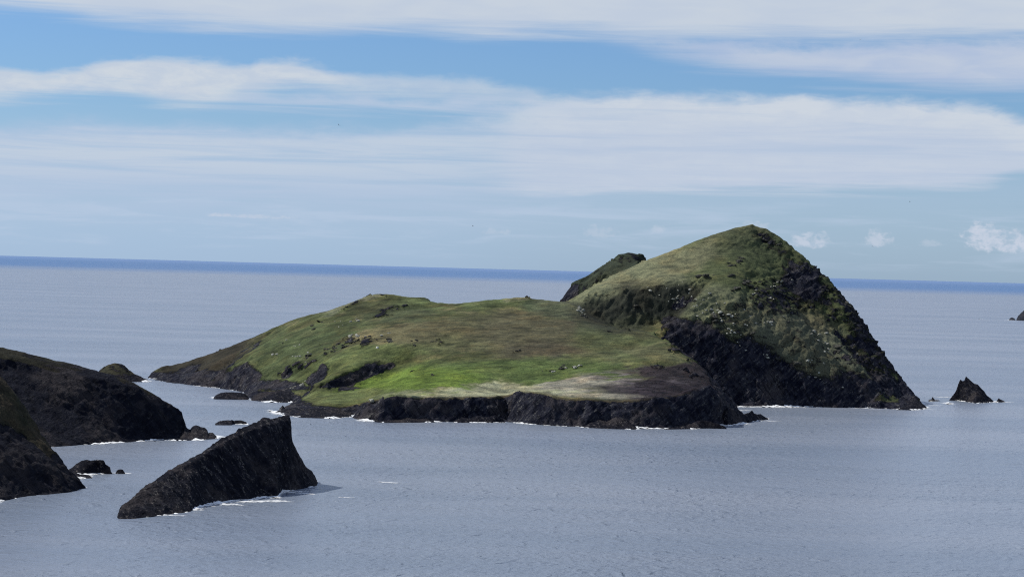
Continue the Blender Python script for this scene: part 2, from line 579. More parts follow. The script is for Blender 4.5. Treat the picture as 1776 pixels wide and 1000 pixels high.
# ------------------------------------------------------------------ displaced land on a regular grid
def land(name, hfun, x0, x1, y0, y1, res, mat, colour, dip=(0.5, 0.2, 0.85), cliff=3.2, rough=0.5, rock_lo=.75, rock_hi=1.2, surf=None, zmin=-3.0, post=None, crag=None):
    xs = np.arange(x0, x1, res); ys = np.arange(y0, y1, res)
    X, Y = np.meshgrid(xs, ys)
    shape = X.shape
    x, y = X.ravel(), Y.ravel()
    z = np.clip(hfun(x, y), -14, None)
    Zg = z.reshape(shape)
    gy, gx = np.gradient(Zg, res)
    sl = np.hypot(gx, gy).ravel()
    nrm = np.stack([-gx.ravel(), -gy.ravel(), np.ones(len(x))], 1)
    nrm /= np.linalg.norm(nrm, axis=1)[:, None]
    V = np.stack([x, y, z], 1)
    sel = z > -12
    p = V[sel]
    cl = sstep(sl[sel], .45, 1.0)
    low = sstep(p[:, 2], 14, 2)                 # bare rock near the water
    cl = np.maximum(cl, low * .8)
    d = np.array(dip); d = d / np.linalg.norm(d)
    bed = (p @ d)[:, None] * d
    q = (p - bed) * .022 + bed * .16             # long along the beds, short across
    big = fbm(p * np.array([.028, .028, .010]), 4, .55)
    rid = fbm(q, 4, .55, True)
    sm = fbm(p * .16 + 5, 3)
    gr = fbm(p * np.array([.03, .03, .03]) + 9, 4)
    hum = fbm(p * np.array([.085, .07, .085]) + 21, 4, .6)
    fin = fbm(p * .42 + 31, 3, .6)
    butt = fbm(p * np.array([.055, .055, .012]) + 3, 3, .5, True)
    ub = p @ d
    stp = steps(ub, big * 2.4, .085) * .8 + steps(ub, sm * 2.0 + big * 2, .25) * .32
    lowf = fbm(p * np.array([.017, .017, .004]) + 55, 2)
    disp = cl * ((lowf * 1.5 - .35) * cliff + big * 1.0 * cliff + (butt - .4) * cliff * .8 + (rid - .3) * cliff * .35 + stp * cliff * .75 + sm * cliff * .35 + fin * cliff * .25) + (1 - cl) * rough * (gr * 2.4 + hum * 1.9 + sm * .9 + fin * .5)
    cragf = np.zeros(len(x))
    if crag is not None:
        pxs, pys = project(p)
        bed = (p @ d)[:, None] * d
        cf = fbm((p - bed) * .035 + bed * .12 + 41, 5, .58) + .35 * fbm(p * .30 + 5, 3)
        den = crag(pxs, pys, p)
        cf = sstep(cf + den, .50, .66)
        cragf[sel] = cf
        disp = disp + cf * (1.6 + 1.6 * np.clip(rid, 0, 1) + fin)
    V[sel] = p + nrm[sel] * disp[:, None] * np.array([1, 1, .8])
    if post is not None: V = post(V)
    Zg = V[:, 2].reshape(shape)
    rock = np.zeros(len(x))
    bed2 = np.zeros(len(x)); bed2[sel] = rid
    rock = sstep(sl, rock_lo, rock_hi)
    rock = np.maximum(rock, sstep(V[:, 2], 9, 3) * .95)
    rock = np.maximum(rock, cragf * .8)
    px, py = project(V)
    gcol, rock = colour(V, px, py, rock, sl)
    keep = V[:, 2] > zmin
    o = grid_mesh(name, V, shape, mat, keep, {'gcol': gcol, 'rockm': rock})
    if surf: add_surf(V, shape, **surf)

    def sample(px_, py_, ya, yb, st=1.0):
        dr = ray(px_, py_)
        for Yq in np.arange(max(ya, y0 + res), min(yb, y1 - 2 * res), st):
            s = Yq / dr[1]
            xx, zz = dr[0] * s, H + dr[2] * s
            i, j = (Yq - y0) / res, (xx - x0) / res
            if j < 1 or j > shape[1] - 2: return None
            i0, j0 = int(i), int(j)
            if Zg[i0, j0] >= zz and zz > -1: return (xx, Yq, max(zz, Zg[i0, j0] - .5))
        return None
    return o, sample


def ell(px, py, cx, cy, rx, ry, ang=0.0, soft=.6):
    a = math.radians(ang)
    dx, dy = px - cx, py - cy
    u = (dx * math.cos(a) + dy * math.sin(a)) / rx
    v = (-dx * math.sin(a) + dy * math.cos(a)) / ry
    return sstep(np.hypot(u, v), 1 + soft * .5, 1 - soft * .5)


# ------------------------------------------------------------------ the island
def island():
    pts = []
    coast_front = [C(256, 655), C(300, 664), C(350, 670), C(395, 675), C(424, 680), C(432, 692), C(470, 696), C(497, 696), C(512, 701),
                   C(495, 705), C(480, 711), C(476, 714), C(500, 722), C(540, 723), C(576, 724), C(615, 721), C(622, 727), C(666, 731), C(760, 731), C(870, 731),
                   C(880, 728), C(892, 733), C(960, 738), C(1040, 741), C(1100, 743), C(1160, 743), C(1230, 740), C(1268, 736), C(1283, 734), C(1289, 728),
                   C(1282, 719), C(1268, 713), G(1240, 1790, 0), G(1212, 1835, 0), G(1222, 1868, 0), C(1262, 708), C(1293, 706), C(1369, 705),
                   C(1442, 706), C(1530, 708), C(1560, 710), C(1606, 707.5), C(1603, 702)]
    coast_back = [C(1603, 702), G(1592, 2030, 0), G(1575, 2110, 0), G(1500, 2230, 0), G(1400, 2290, 0), G(1250, 2310, 0), G(1100, 2270, 0), G(985, 2240, 0), G(955, 2190, 0), G(950, 2120, 0),
                  G(900, 2110, 0), G(800, 2130, 0), G(650, 2150, 0), G(500, 2160, 0), G(380, 2160, 0), G(290, 2140, 0), G(262, 2115, 0), C(256, 655)]
    coast = dense(coast_front, 7) + dense(coast_back, 14)
    pts += coast
    # the sea bed just outside
    cc = np.array([c[:2] for c in coast])
    nx = np.roll(cc, -1, 0) - np.roll(cc, 1, 0)
    nx /= np.linalg.norm(nx, axis=1)[:, None] + 1e-9
    outw = np.stack([nx[:, 1], -nx[:, 0]], 1)
    cen = np.array([0, 1950.0])
    poly = cc

    def inside(q):
        r = np.zeros(len(q), bool)
        for a, b in zip(poly, np.roll(poly, -1, 0)):
            c_ = ((a[1] > q[:, 1]) != (b[1] > q[:, 1])) & (q[:, 0] < (b[0] - a[0]) * (q[:, 1] - a[1]) / (b[1] - a[1] + 1e-12) + a[0])
            r ^= c_
        return r
    for dist, dep in ((14, -8), (40, -14)):
        q = cc + outw * dist
        ok = ~inside(q)
        dmin = np.min(np.linalg.norm(q[:, None] - cc[None], axis=2), 1)
        ok &= dmin > dist * .8
        pts += [np.array([a[0], a[1], dep]) for a, k in zip(q, ok) if k]
    L = lambda line, st=9: dense([P(*p) for p in line], st)
    # skyline of the low part
    sky = [(262, 648, 2088), (276, 637, 2092), (290, 633, 2095), (302, 636, 2096), (330, 625, 2098), (400, 600, 2090), (436, 586, 2082), (470, 570, 2075), (530, 548, 2060), (590, 540, 2050), (600, 534, 2048), (616, 525, 2045), (632, 518, 2043), (645, 513, 2040), (652, 510.5, 2040), (664, 511, 2040), (670, 509.5, 2040), (690, 512, 2040),
           (702, 516.5, 2037), (712, 517, 2036), (737, 515.5, 2035), (744, 521, 2031), (757, 528, 2025), (800, 528, 2010), (860, 521, 2005), (905, 516, 2005), (935, 521, 1998), (975, 522, 1990)]
    S = L(sky, 8)
    pts += S
    for a in S[::2]:
        pts.append(np.array([a[0], a[1] + 30, a[2] * .82 - 1]))
        pts.append(np.array([a[0], a[1] + 70, a[2] * .45]))
    # skyline of the summit, left shoulder and right flank
    pts += L([(985, 521.5, 1992), (1000, 512, 2010), (1060, 479, 2035), (1110, 455, 2048), (1150, 440, 2056), (1220, 413, 2068), (1275, 394, 2076), (1305, 388, 2080), (1330, 397, 2075),
              (1365, 420, 2062), (1420, 470, 2040), (1450, 499, 2028), (1490, 550, 2010), (1530, 610, 1990), (1560, 650, 1976), (1585, 676, 1964), (1600, 692, 1954)], 8)
    for q in [(1150, 440, 2056), (1220, 413, 2068), (1275, 394, 2076), (1305, 388, 2080), (1365, 420, 2062), (1420, 470, 2040), (1450, 499, 2028), (1490, 550, 2010), (1530, 610, 1990)]:
        a = P(*q)
        pts.append((a[0] + 10, a[1] + 40, a[2] * .80)); pts.append((a[0] + 5, a[1] + 95, a[2] * .5))
    # dark hill behind
    pts += L([(965, 524, 2132), (971, 515, 2135), (980, 505, 2140), (990, 495, 2142), (998, 494, 2142), (1010, 487, 2145), (1020, 480, 2146), (1028, 478, 2147), (1040, 465, 2150), (1046, 461, 2150), (1053, 459, 2150), (1062, 450, 2150), (1072, 441.5, 2150), (1078, 441.5, 2150), (1092, 437.5, 2150), (1108, 440, 2152), (1124, 446, 2155)], 7)
    pts += L([(1000, 522, 2085), (1030, 503, 2090), (1060, 489, 2096), (1110, 464, 2100), (1140, 452, 2105)], 9)
    for q in [(980, 504, 2140), (1036, 470, 2150), (1092, 437.5, 2150)]:
        a = P(*q); pts.append((a[0], a[1] + 50, a[2] * .6))
    # ---- front cliff: its upper edge, standing a few metres back from the waterline
    fpx = [622, 666, 760, 870, 880, 892, 960, 1040, 1100, 1160, 1230, 1270]
    fY = [C(*q)[1] for q in ((622, 727), (666, 731), (760, 731), (870, 731), (880, 728), (892, 733), (960, 738), (1040, 741), (1100, 743), (1160, 743), (1230, 740), (1270, 736))]
    top = [(622, 702), (640, 695), (666, 692), (700, 690.5), (760, 690), (800, 690), (850, 688), (880, 686), (893, 683), (915, 682), (940, 686), (960, 690), (1000, 693), (1060, 695), (1100, 694), (1150, 690), (1200, 682), (1232, 678), (1248, 688), (1259, 703), (1270, 718)]
    jr = np.random.RandomState(3)
    tt = []
    for (a0, b0), (a1, b1) in zip(top, top[1:]):
        for k in range(max(1, int((a1 - a0) / 13))):
            u_ = k / max(1, int((a1 - a0) / 13))
            tt.append((a0 + (a1 - a0) * u_, b0 + (b1 - b0) * u_ + jr.uniform(-2, 5), jr.uniform(-5, 9)))
    pts += L([(a, b, np.interp(a, fpx, fY) + 10 + e + 7 * (870 < a < 925) + 3 * (a > 980)) for a, b, e in tt], 4)
    pts += L([(a, np.interp(a, [622, 880, 1270], [724, 724, 732]) + jr.uniform(-3, 3), np.interp(a, fpx, fY) + 4 + jr.uniform(-2, 3)) for a in range(650, 1250, 17)], 5)
    pts += L([(a, b - 3, np.interp(a, fpx, fY) + 26 + 7 * (870 < a < 925)) for a, b in top[1:-2]], 8)
    if 0: pts += L([(628, 697, 1618), (666, 694, 1634), (700, 692, 1632), (760, 691, 1632), (800, 690, 1632), (850, 688, 1634), (880, 685, 1640), (905, 683, 1650), (930, 685, 1640), (960, 689, 1618), (1000, 692, 1611),
              (1060, 694, 1607), (1100, 693, 1607), (1150, 689, 1610), (1200, 680, 1622), (1235, 676, 1636), (1255, 684, 1646), (1266, 700, 1655), (1276, 716, 1662)], 8)
    
    # plateau
    pts += L([(1000, 655, 1690), (1060, 650, 1690), (1120, 648, 1690), (1180, 655, 1680)], 20)
    pts += L([(985, 525, 1960), (1020, 545, 1940), (1050, 563, 1925), (1090, 575, 1905), (1140, 590, 1870), (1152, 597, 1850), (1182, 610, 1800), (1208, 628, 1762), (1232, 655, 1715), (1244, 676, 1672)], 7)
    for a in [G(1232, 1815, 4), G(1205, 1862, 6), G(1196, 1852, 12)]: pts.append(a)
    for q in [(1100, 610, 1800), (1000, 620, 1760), (900, 600, 1800), (900, 560, 1890), (800, 650, 1700), (700, 650, 1705), (700, 600, 1810), (700, 560, 1900), (600, 600, 1850), (600, 560, 1950),
              (500, 600, 1932), (500, 570, 1990), (430, 620, 1950), (500, 640, 1862), (860, 540, 1945), (960, 545, 1935), (740, 535, 1985), (650, 535, 1985), (560, 630, 1810), (450, 600, 1990),
              (330, 645, 2060), (380, 625, 2040), (420, 605, 2050), (300, 646, 2080)]:
        pts.append(P(*q))
    # little scarp of the lower green
    pts += L([(556, 663, 1742), (600, 647, 1765), (640, 636, 1780), (662, 630, 1790)], 6)
    pts += L([(562, 677, 1736), (600, 668, 1757), (640, 655, 1773), (676, 643, 1787)], 6)
    # left low cliffs
    pts += L([(352, 653, 1985), (385, 648, 1962), (420, 646, 1930), (450, 651, 1898), (480, 651, 1872), (512, 660, 1838), (540, 669, 1795)], 7)
    pts += L([(455, 682, 1826), (480, 679, 1815), (510, 678, 1800), (538, 680, 1785)], 7)
    pts += L([(505, 706, 1672), (530, 700, 1690), (560, 693, 1688), (590, 694, 1672), (610, 700, 1650)], 7)
    pts += L([(580, 685, 1705), (620, 688, 1690), (660, 688, 1664)], 10)
    # ---- hollow and the nose of the summit
    pts += L([(1000, 519, 1985), (1030, 514, 1978), (1080, 508, 1975), (1130, 503, 1972), (1180, 496, 1972), (1212, 488, 1976), (1228, 489, 1968)], 5)
    pts += L([(1236, 496, 1956), (1222, 503, 1948), (1197, 521, 1940), (1176, 546, 1928), (1162, 563, 1917), (1150, 585, 1906)], 5)
    pts += L([(1010, 529, 1975), (1040, 548, 1966), (1065, 562, 1958), (1090, 568, 1952), (1112, 562, 1955), (1130, 558, 1957), (1150, 548, 1960), (1170, 535, 1963), (1190, 522, 1965), (1206, 508, 1966)], 5)
    for a in [G(1165, 1938, 70), G(1182, 1944, 78), G(1200, 1950, 86), G(1216, 1956, 94)]: pts.append(a)
    for q in [(1130, 580, 1918), (1110, 573, 1926), (1142, 572, 1924)]:
        pts.append(P(*q))
    pts += L([(1150, 585, 1906), (1176, 573, 1906), (1212, 579, 1904), (1258, 595, 1904), (1300, 626, 1904), (1312, 642, 1904), (1322, 662, 1902)], 7)
    for a in [G(1165, 1890, 22), G(1200, 1884, 8), G(1240, 1886, 4), G(1285, 1893, 2)]: pts.append(a)
    for q in [(1250, 440, 2034), (1250, 465, 1998), (1250, 485, 1966), (1250, 500, 1950), (1250, 515, 1938), (1252, 530, 1929), (1250, 545, 1921), (1250, 565, 1912), (1300, 500, 1962), (1300, 530, 1938), (1300, 560, 1922), (1300, 590, 1912), (1218, 540, 1925), (1212, 560, 1913), (1320, 560, 1930), (1320, 610, 1910), (1350, 520, 1960), (1360, 580, 1928), (1400, 610, 1920), (1430, 625, 1926), (1180, 470, 2010), (1100, 490, 1998), (1290, 450, 2015)]:
        pts.append(P(*q))
    # crest of the right ribs
    pts += L([(1305, 388, 2080), (1325, 420, 2062), (1348, 455, 2040), (1372, 490, 2018), (1400, 535, 1988), (1428, 575, 1966), (1456, 612, 1945), (1490, 655, 1926), (1520, 690, 1916)], 8)
    pts += L([(1335, 640, 1916), (1370, 643, 1915), (1405, 652, 1914), (1450, 655, 1918)], 8)
    pts += L([(1360, 690, 1907), (1400, 692, 1908)], 8)      # foot of the alcove
    pts += L([(1556, 690, 1945), (1580, 690, 1948), (1596, 697, 1945)], 6)
    f = RBF(pts, 0.004)

    def hf(x, y):
        z = f(x, y)
        # gullies cut into the left slope
        for line, dep, wd in (([(352, 664, 1975), (385, 640, 2010), (420, 615, 2030), (462, 592, 2045)], 7, 11), ([(1385, 545, 1985), (1430, 600, 1950), (1478, 655, 1928), (1510, 690, 1920)], 5, 7), ([(1430, 530, 2000), (1475, 600, 1968), (1515, 650, 1948), (1545, 692, 1932)], 5, 7), ([(1310, 500, 1992), (1300, 560, 1950), (1290, 610, 1922)], 3, 8), ([(1130, 640, 1720), (1190, 648, 1712), (1228, 660, 1700)], 4, 8)):
            dd = linedist(x, y, [P(*p) for p in line])
            z = z - dep * np.exp(-(dd / wd) ** 2) * sstep(z, 2, 10)
        return z

    def colour(V, px, py, rock, sl):
        w = fbm(V * .02 + 3, 4)
        w2 = fbm(V * .06 + 11, 3)
        w3 = fbm(V * .2 + 13, 3)
        qx, qy = px + w * 46 + w2 * 14 + w3 * 5, py + w * 16 + w2 * 7 + w3 * 4
        c = np.tile(np.array([.070, .088, .034]), (len(V), 1))
        t = sstep(w2 + .6 * w, -.1, .4)[:, None]
        c = c * (1 - t) + np.array([.115, .115, .050]) * t

        def lay(m_, col):
            nonlocal c
            c = c * (1 - m_[:, None]) + np.array(col) * m_[:, None]
        lay(ell(qx, qy, 345, 620, 115, 40, -28), (.030, .029, .018))  # end of the tail: its shaded side put into the cover colour
        rock = np.maximum(rock, ell(qx, qy, 320, 655, 90, 17, -6, 1.) * .72)
        lay(ell(qx, qy, 500, 610, 120, 34, -22) * .7, (.052, .076, .030))
        lay(ell(qx, qy, 640, 620, 150, 22, -14) * .8, (.090, .122, .040))
        lay(ell(qx, qy, 680, 540, 70, 22) * .8, (.050, .064, .030))
        lay(ell(qx, qy, 600, 522, 60, 9, -20) * .6, (.13, .14, .085))
        lay(ell(qx, qy, 700, 578, 100, 16, -6) * .75, (.135, .125, .060))
        lay(ell(qx, qy, 850, 572, 170, 34, -4) * .7, (.088, .090, .044))
        lay(ell(qx, qy, 960, 585, 150, 38, 6) * .85, (.076, .076, .040))
        lay(ell(qx, qy, 930, 612, 90, 18) * .6, (.058, .054, .034))
        lay(ell(qx, qy, 820, 524, 140, 12, 0) * .7, (.080, .108, .038))
        lay(ell(qx, qy, 970, 535, 60, 14) * .8, (.042, .064, .030))
        lay(ell(qx, qy, 905, 519, 40, 4) * .7, (.19, .19, .10))
        lay(ell(qx, qy, 1080, 600, 90, 24, 10) * .8, (.070, .090, .036))
        lay(ell(qx, qy, 1130, 612, 50, 12, 10) * .6, (.10, .105, .05))
        lay(ell(qx, qy, 860, 645, 230, 22, -2) * .85, (.070, .108, .030))
        lay(ell(qx, qy, 700, 668, 140, 24, -6), (.098, .155, .028))
        lay(ell(qx, qy, 620, 686, 90, 12, -2) * .8, (.095, .118, .045))
        lay(ell(qx, qy, 870, 677, 190, 10, -3) * .9, (.27, .29, .17))
        lay(ell(qx, qy, 1005, 665, 85, 9, -4) * .85, (.24, .24, .175))
        lay(ell(px + w2 * 10, py + w2 * 8, 1150, 676, 120, 16, 0) * .9, (.038, .034, .035))
        wx, wy = px + w * 60 + w2 * 40 + w3 * 16, py + w2 * 9 + w3 * 5
        dk = sstep(wx, 1035, 1125) * sstep(wy, 642 - (px - 1000) * .085, 649 - (px - 1000) * .085) * sstep(V[:, 1], 1765, 1740) * .94
        lay(dk, (.036, .030, .034))
        rock = np.maximum(rock, dk * .46)
        lay(ell(px + w2 * 40 + w3 * 12, py + w2 * 6, 1030, 685, 80, 5, 2, 1.) * .7, (.27, .27, .19))
        strk = np.clip(1 - np.abs(perlin(np.stack([px * .012, py * .16, np.zeros(len(px))], 1)) + .1 * w3) * 6, 0, 1)
        lay(strk * ell(px + w2 * 30, py, 1095, 657, 80, 12, 4, 1.) * .7, (.19, .175, .16))
        pt = fbm(V * np.array([.035, .05, .035]) + 71, 3)
        c = c * (1 + .55 * np.clip(pt * 2.2, -.65, .75) * sstep(py, 560 - 0 * px, 500) * 1 + .40 * np.clip(pt * 2.2, -.8, .8))[:, None]
        # summit
        hi = sstep(px, 990, 1010) * sstep(py - (600 - (px - 1000) * .2), 0, -30)
        lay(hi * .8, (.075, .096, .040))
        lay(ell(qx, qy, 1110, 480, 150, 40, -20) * .85, (.165, .182, .098))
        lay(ell(qx, qy, 1240, 430, 110, 26, -24) * .65, (.125, .132, .068))
        lay(ell(qx, qy, 1300, 450, 70, 60) * .7, (.050, .066, .031))
        lay(ell(qx, qy, 1270, 485, 80, 34, -10) * .6, (.070, .090, .036))
        lay(ell(qx, qy, 1250, 540, 95, 42, 20) * .85, (.122, .138, .074))  # nose painted lighter so its face looks more sunlit
        lay(ell(qx, qy, 1400, 600, 110, 56, 30) * .9, (.100, .110, .066))
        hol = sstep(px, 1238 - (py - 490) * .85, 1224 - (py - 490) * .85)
        lay(ell(qx, qy, 1115, 530, 135, 36, -7) * .92 * hol, (.022, .026, .020))  # shadow of the hollow put into the cover colour
        rock = np.maximum(rock, ell(qx, qy, 1115, 524, 125, 28, -9, 1.) * .52 * hol)  # dark rock mixed in to deepen the painted shadow
        lay(ell(qx, qy, 1100, 560, 36, 20) * .6, (.048, .056, .030))
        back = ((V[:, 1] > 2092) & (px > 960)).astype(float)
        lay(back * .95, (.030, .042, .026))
        c = c * np.array([.98, .94, 1.12])
        # rock shows where the ground is steep, and where the photo shows crags
        rock = rock * (1 - ell(qx, qy, 1270, 520, 110, 90) * .55)
        rock = rock * (1 - ell(qx, qy, 1400, 590, 90, 60, 35) * .6)
        rock = rock * (1 - ell(qx, qy, 1090, 545, 100, 40) * .45)
        rock = rock * (1 - hi * sstep(px + .4 * (py - 400), 1330, 1260) * .6)
        crg = sstep(px - (1338 + (py - 440) * .72) + w2 * 50 + w3 * 16, -20, 30) * sstep(py, 400, 470)
        rock = rock * (1 - .45 * sstep(px - (1320 + (py - 440) * .72), 0, 30) * sstep(py, 700, 640))
        rock = np.maximum(rock, crg * (.50 + w2 * .7 + w3 * .35))
        rock = np.maximum(rock, ell(qx, qy, 1345, 515, 62, 36, 10, 1.1) * (.52 + w3 * .5))
        for e in ((1390, 490, 40, 30, 30), (1230, 600, 80, 40, 28), (1270, 640, 64, 48, 40), (1400, 684, 150, 36, 4), (1190, 570, 40, 18, 22), (1175, 525, 24, 9, -35),
                  (415, 617, 56, 5, -33), (340, 652, 60, 10, -12), (450, 666, 90, 13, 3), (1575, 680, 40, 24, 40), (622, 654, 58, 9, -24)):
            rock = np.maximum(rock, ell(qx, qy, *e, 1.0) * .74)
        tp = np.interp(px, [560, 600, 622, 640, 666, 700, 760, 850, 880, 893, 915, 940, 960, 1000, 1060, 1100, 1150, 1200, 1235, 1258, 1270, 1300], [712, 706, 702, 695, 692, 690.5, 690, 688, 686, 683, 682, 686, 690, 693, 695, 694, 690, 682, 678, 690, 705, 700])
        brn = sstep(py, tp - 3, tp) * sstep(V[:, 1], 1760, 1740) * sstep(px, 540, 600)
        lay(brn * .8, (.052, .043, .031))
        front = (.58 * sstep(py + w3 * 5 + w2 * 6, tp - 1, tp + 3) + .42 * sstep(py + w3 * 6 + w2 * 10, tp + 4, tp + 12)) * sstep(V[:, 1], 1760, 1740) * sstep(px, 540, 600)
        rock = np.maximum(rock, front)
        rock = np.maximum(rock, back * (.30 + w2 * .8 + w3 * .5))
        rock = np.maximum(rock, .30 * sstep(w2, .05, .5) * sstep(sl, .3, .7))
        return c, np.clip(rock, 0, 1)

    def crag(px, py, p):
        w = fbm(p * .03 + 8, 3) * 20
        x_, y_ = px + w, py + w * .6
        d = np.full(len(px), -.22)
        for cx, cy, rx, ry, an, v in ((1330, 505, 60, 34, -15, .42), (1250, 470, 60, 22, -15, .16), (1300, 450, 60, 40, 0, .14), (1400, 500, 70, 60, 40, .45), (1480, 580, 120, 40, 55, .45), (1250, 540, 90, 44, 20, .26), (1390, 600, 100, 60, 30, .22),
                                  (1200, 600, 90, 40, 30, .4), (1210, 492, 30, 14, -20, .45), (1090, 530, 60, 24, 0, .22), (1060, 475, 80, 40, -30, .30), (1080, 450, 60, 20, 0, .34), (1060, 555, 60, 10, 28, .45), (1060, 465, 60, 30, -40, .1),
                                  (612, 590, 60, 14, -14, .36), (560, 600, 40, 14, -14, .22), (545, 622, 90, 20, -20, .24), (670, 541, 50, 8, -8, .4), (655, 514, 60, 5, 0, .4), (730, 600, 90, 22, -20, .2), (970, 638, 50, 8, -8, .42), (860, 600, 120, 30, 0, .06),
                                  (520, 662, 50, 14, -20, .26), (480, 590, 90, 20, -25, .15), (620, 525, 60, 8, -22, .3), (905, 518, 40, 4, 0, .3), (1170, 640, 90, 16, 8, .25), (380, 620, 90, 30, -28, .22), (1340, 660, 100, 20, 10, .35)):
            d = np.maximum(d, ell(x_, y_, cx, cy, rx, ry, an, 1.2) * (v + .22) - .22)
        return d
    return land('island', hf, -385, 440, 1565, 2330, 1.05, ISLAND_MAT, colour, dip=(-.5, .15, .8), cliff=2.9, rough=.68, crag=crag, rock_lo=.72, rock_hi=1.1, surf=dict(base=.10, seed=1.0, wt=[(256, .3), (480, .45), (600, .8), (760, 1), (1000, .8), (1150, 1), (1334, 1.6), (1420, .9), (1620, 1.2)]))


isl, isl_hit = island()
tag(isl, 'green grassy island with a tall pointed summit and dark sea cliffs', 'island', kind='structure')


# ------------------------------------------------------------------ headland and near slope on the left
def headland():
    L = lambda line, st=8: dense([P(*p) for p in line], st)
    pts = []
    front = dense([G(-260, 1180, 0), G(-60, 1255, 0), C(60, 778), C(100, 774), C(160, 770), C(250, 766), C(300, 765), C(318, 763), C(325, 755), C(324, 746), G(321, 1425, 0), G(290, 1450, 0)], 7)
    back = dense([G(290, 1450, 0), G(180, 1470, 0), G(60, 1480, 0), G(-80, 1480, 0), G(-260, 1480, 0)], 15)
    pts += front + back
    for a in front: pts.append(np.array([a[0] + (14 if a[0] > -225 else 2), a[1] - 12, -8]))
    for a in back: pts.append(np.array([a[0] + (10 if a[0] > -250 else 0), a[1] + 22, -9]))
    pts += L([(-240, 590, 1345), (-80, 606, 1352), (0, 620, 1358), (30, 626, 1360), (100, 644, 1366), (140, 649, 1370), (175, 653, 1374), (205, 660, 1377), (232, 671, 1381), (250, 685, 1385), (275, 693, 1390), (283, 695, 1393), (286, 700, 1394), (297, 702, 1396), (300, 706, 1397), (310, 708, 1400), (316, 710, 1401)], 4)
    pts += L([(-200, 612, 1430), (0, 635, 1430), (120, 660, 1430), (220, 682, 1425), (280, 712, 1425)], 12)
    pts += L([(318.5, 720, 1401), (319, 738, 1401), (319.5, 752, 1399)], 3)
    pts += L([(-80, 624, 1346), (0, 636, 1352), (60, 645, 1358), (120, 654, 1363), (175, 659, 1369), (230, 675, 1377), (260, 694, 1383), (292, 714, 1392)], 7)
    pts += L([(0, 690, 1325), (100, 705, 1342), (180, 712, 1354), (240, 722, 1368), (290, 738, 1386)], 9)
    pts += L([(110, 762, 1314), (180, 755, 1337), (250, 753, 1370), (300, 755, 1385)], 9)
    f = RBF(pts, .004)

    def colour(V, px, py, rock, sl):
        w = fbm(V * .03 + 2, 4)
        c = np.tile(np.array([.022, .022, .016]), (len(V), 1))  # dim cover with cloud shade put into its colour
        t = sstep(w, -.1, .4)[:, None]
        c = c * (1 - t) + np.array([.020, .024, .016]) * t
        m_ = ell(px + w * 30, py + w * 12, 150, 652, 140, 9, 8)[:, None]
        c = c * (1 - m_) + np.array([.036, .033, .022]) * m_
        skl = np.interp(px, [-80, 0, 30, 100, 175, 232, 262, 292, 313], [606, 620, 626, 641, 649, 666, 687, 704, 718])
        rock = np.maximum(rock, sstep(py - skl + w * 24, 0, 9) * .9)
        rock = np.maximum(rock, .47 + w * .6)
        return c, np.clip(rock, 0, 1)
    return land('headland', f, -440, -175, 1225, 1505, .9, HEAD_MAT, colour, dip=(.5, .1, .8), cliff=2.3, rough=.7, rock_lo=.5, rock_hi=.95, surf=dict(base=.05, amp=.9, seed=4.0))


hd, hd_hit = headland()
tag(hd, 'headland darkened with painted cloud shade, ending in a sheer cliff on the left', 'headland', kind='structure')


def near_slope():
    L = lambda line, st=7: dense([P(*p) for p in line], st)
    pts = []
    front = dense([G(-260, 960, 0), C(-80, 882), C(0, 868), C(40, 861), C(90, 857), C(130, 852), C(143, 846), C(140, 838), G(118, 1100, 0)], 6)
    back = dense([G(118, 1100, 0), G(60, 1135, 0), G(-60, 1150, 0), G(-260, 1170, 0)], 12)
    pts += front + back
    for a in front: pts.append(np.array([a[0] + 8, a[1] - 13, -8]))
    for a in back: pts.append(np.array([a[0] + 12, a[1] + 16, -8]))
    pts += L([(-260, 470, 1085), (-100, 570, 1085), (-40, 618, 1086), (0, 652, 1086), (20, 676, 1086), (45, 711, 1086), (58, 735, 1086), (70, 754, 1086), (74, 768, 1086), (95, 785, 1087), (108, 800, 1084), (120, 817, 1082), (134, 833, 1078)], 5)
    pts += L([(-200, 560, 1115), (0, 672, 1112), (60, 770, 1108)], 9)
    pts += L([(-100, 740, 1030), (0, 786, 1036), (45, 796, 1045), (88, 800, 1058), (110, 815, 1066)], 6)
    pts += L([(-60, 690, 1055), (0, 730, 1058), (40, 758, 1064)], 8)
    f = RBF(pts, .004)

    def colour(V, px, py, rock, sl):
        w = fbm(V * .05 + 6, 4)
        c = np.tile(np.array([.044, .037, .026]), (len(V), 1))  # brown cover, dimmed by cloud shade put into the colour
        t = sstep(w, -.2, .35)[:, None]
        c = c * (1 - t) + np.array([.026, .029, .018]) * t
        low = sstep(py - (735 + px * .55) + w * 40, -14, 18)
        rock = np.maximum(rock * low, low * .9)
        rock = np.maximum(rock, .28 + w * .5)
        return c, np.clip(rock, 0, 1)
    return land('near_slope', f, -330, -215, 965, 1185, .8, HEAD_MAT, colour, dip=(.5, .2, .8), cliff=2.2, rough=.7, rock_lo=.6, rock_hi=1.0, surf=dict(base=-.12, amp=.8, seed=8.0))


ns, ns_hit = near_slope()
tag(ns, 'brown scrubby near slope falling to dark rocks at the left edge', 'slope', kind='structure')


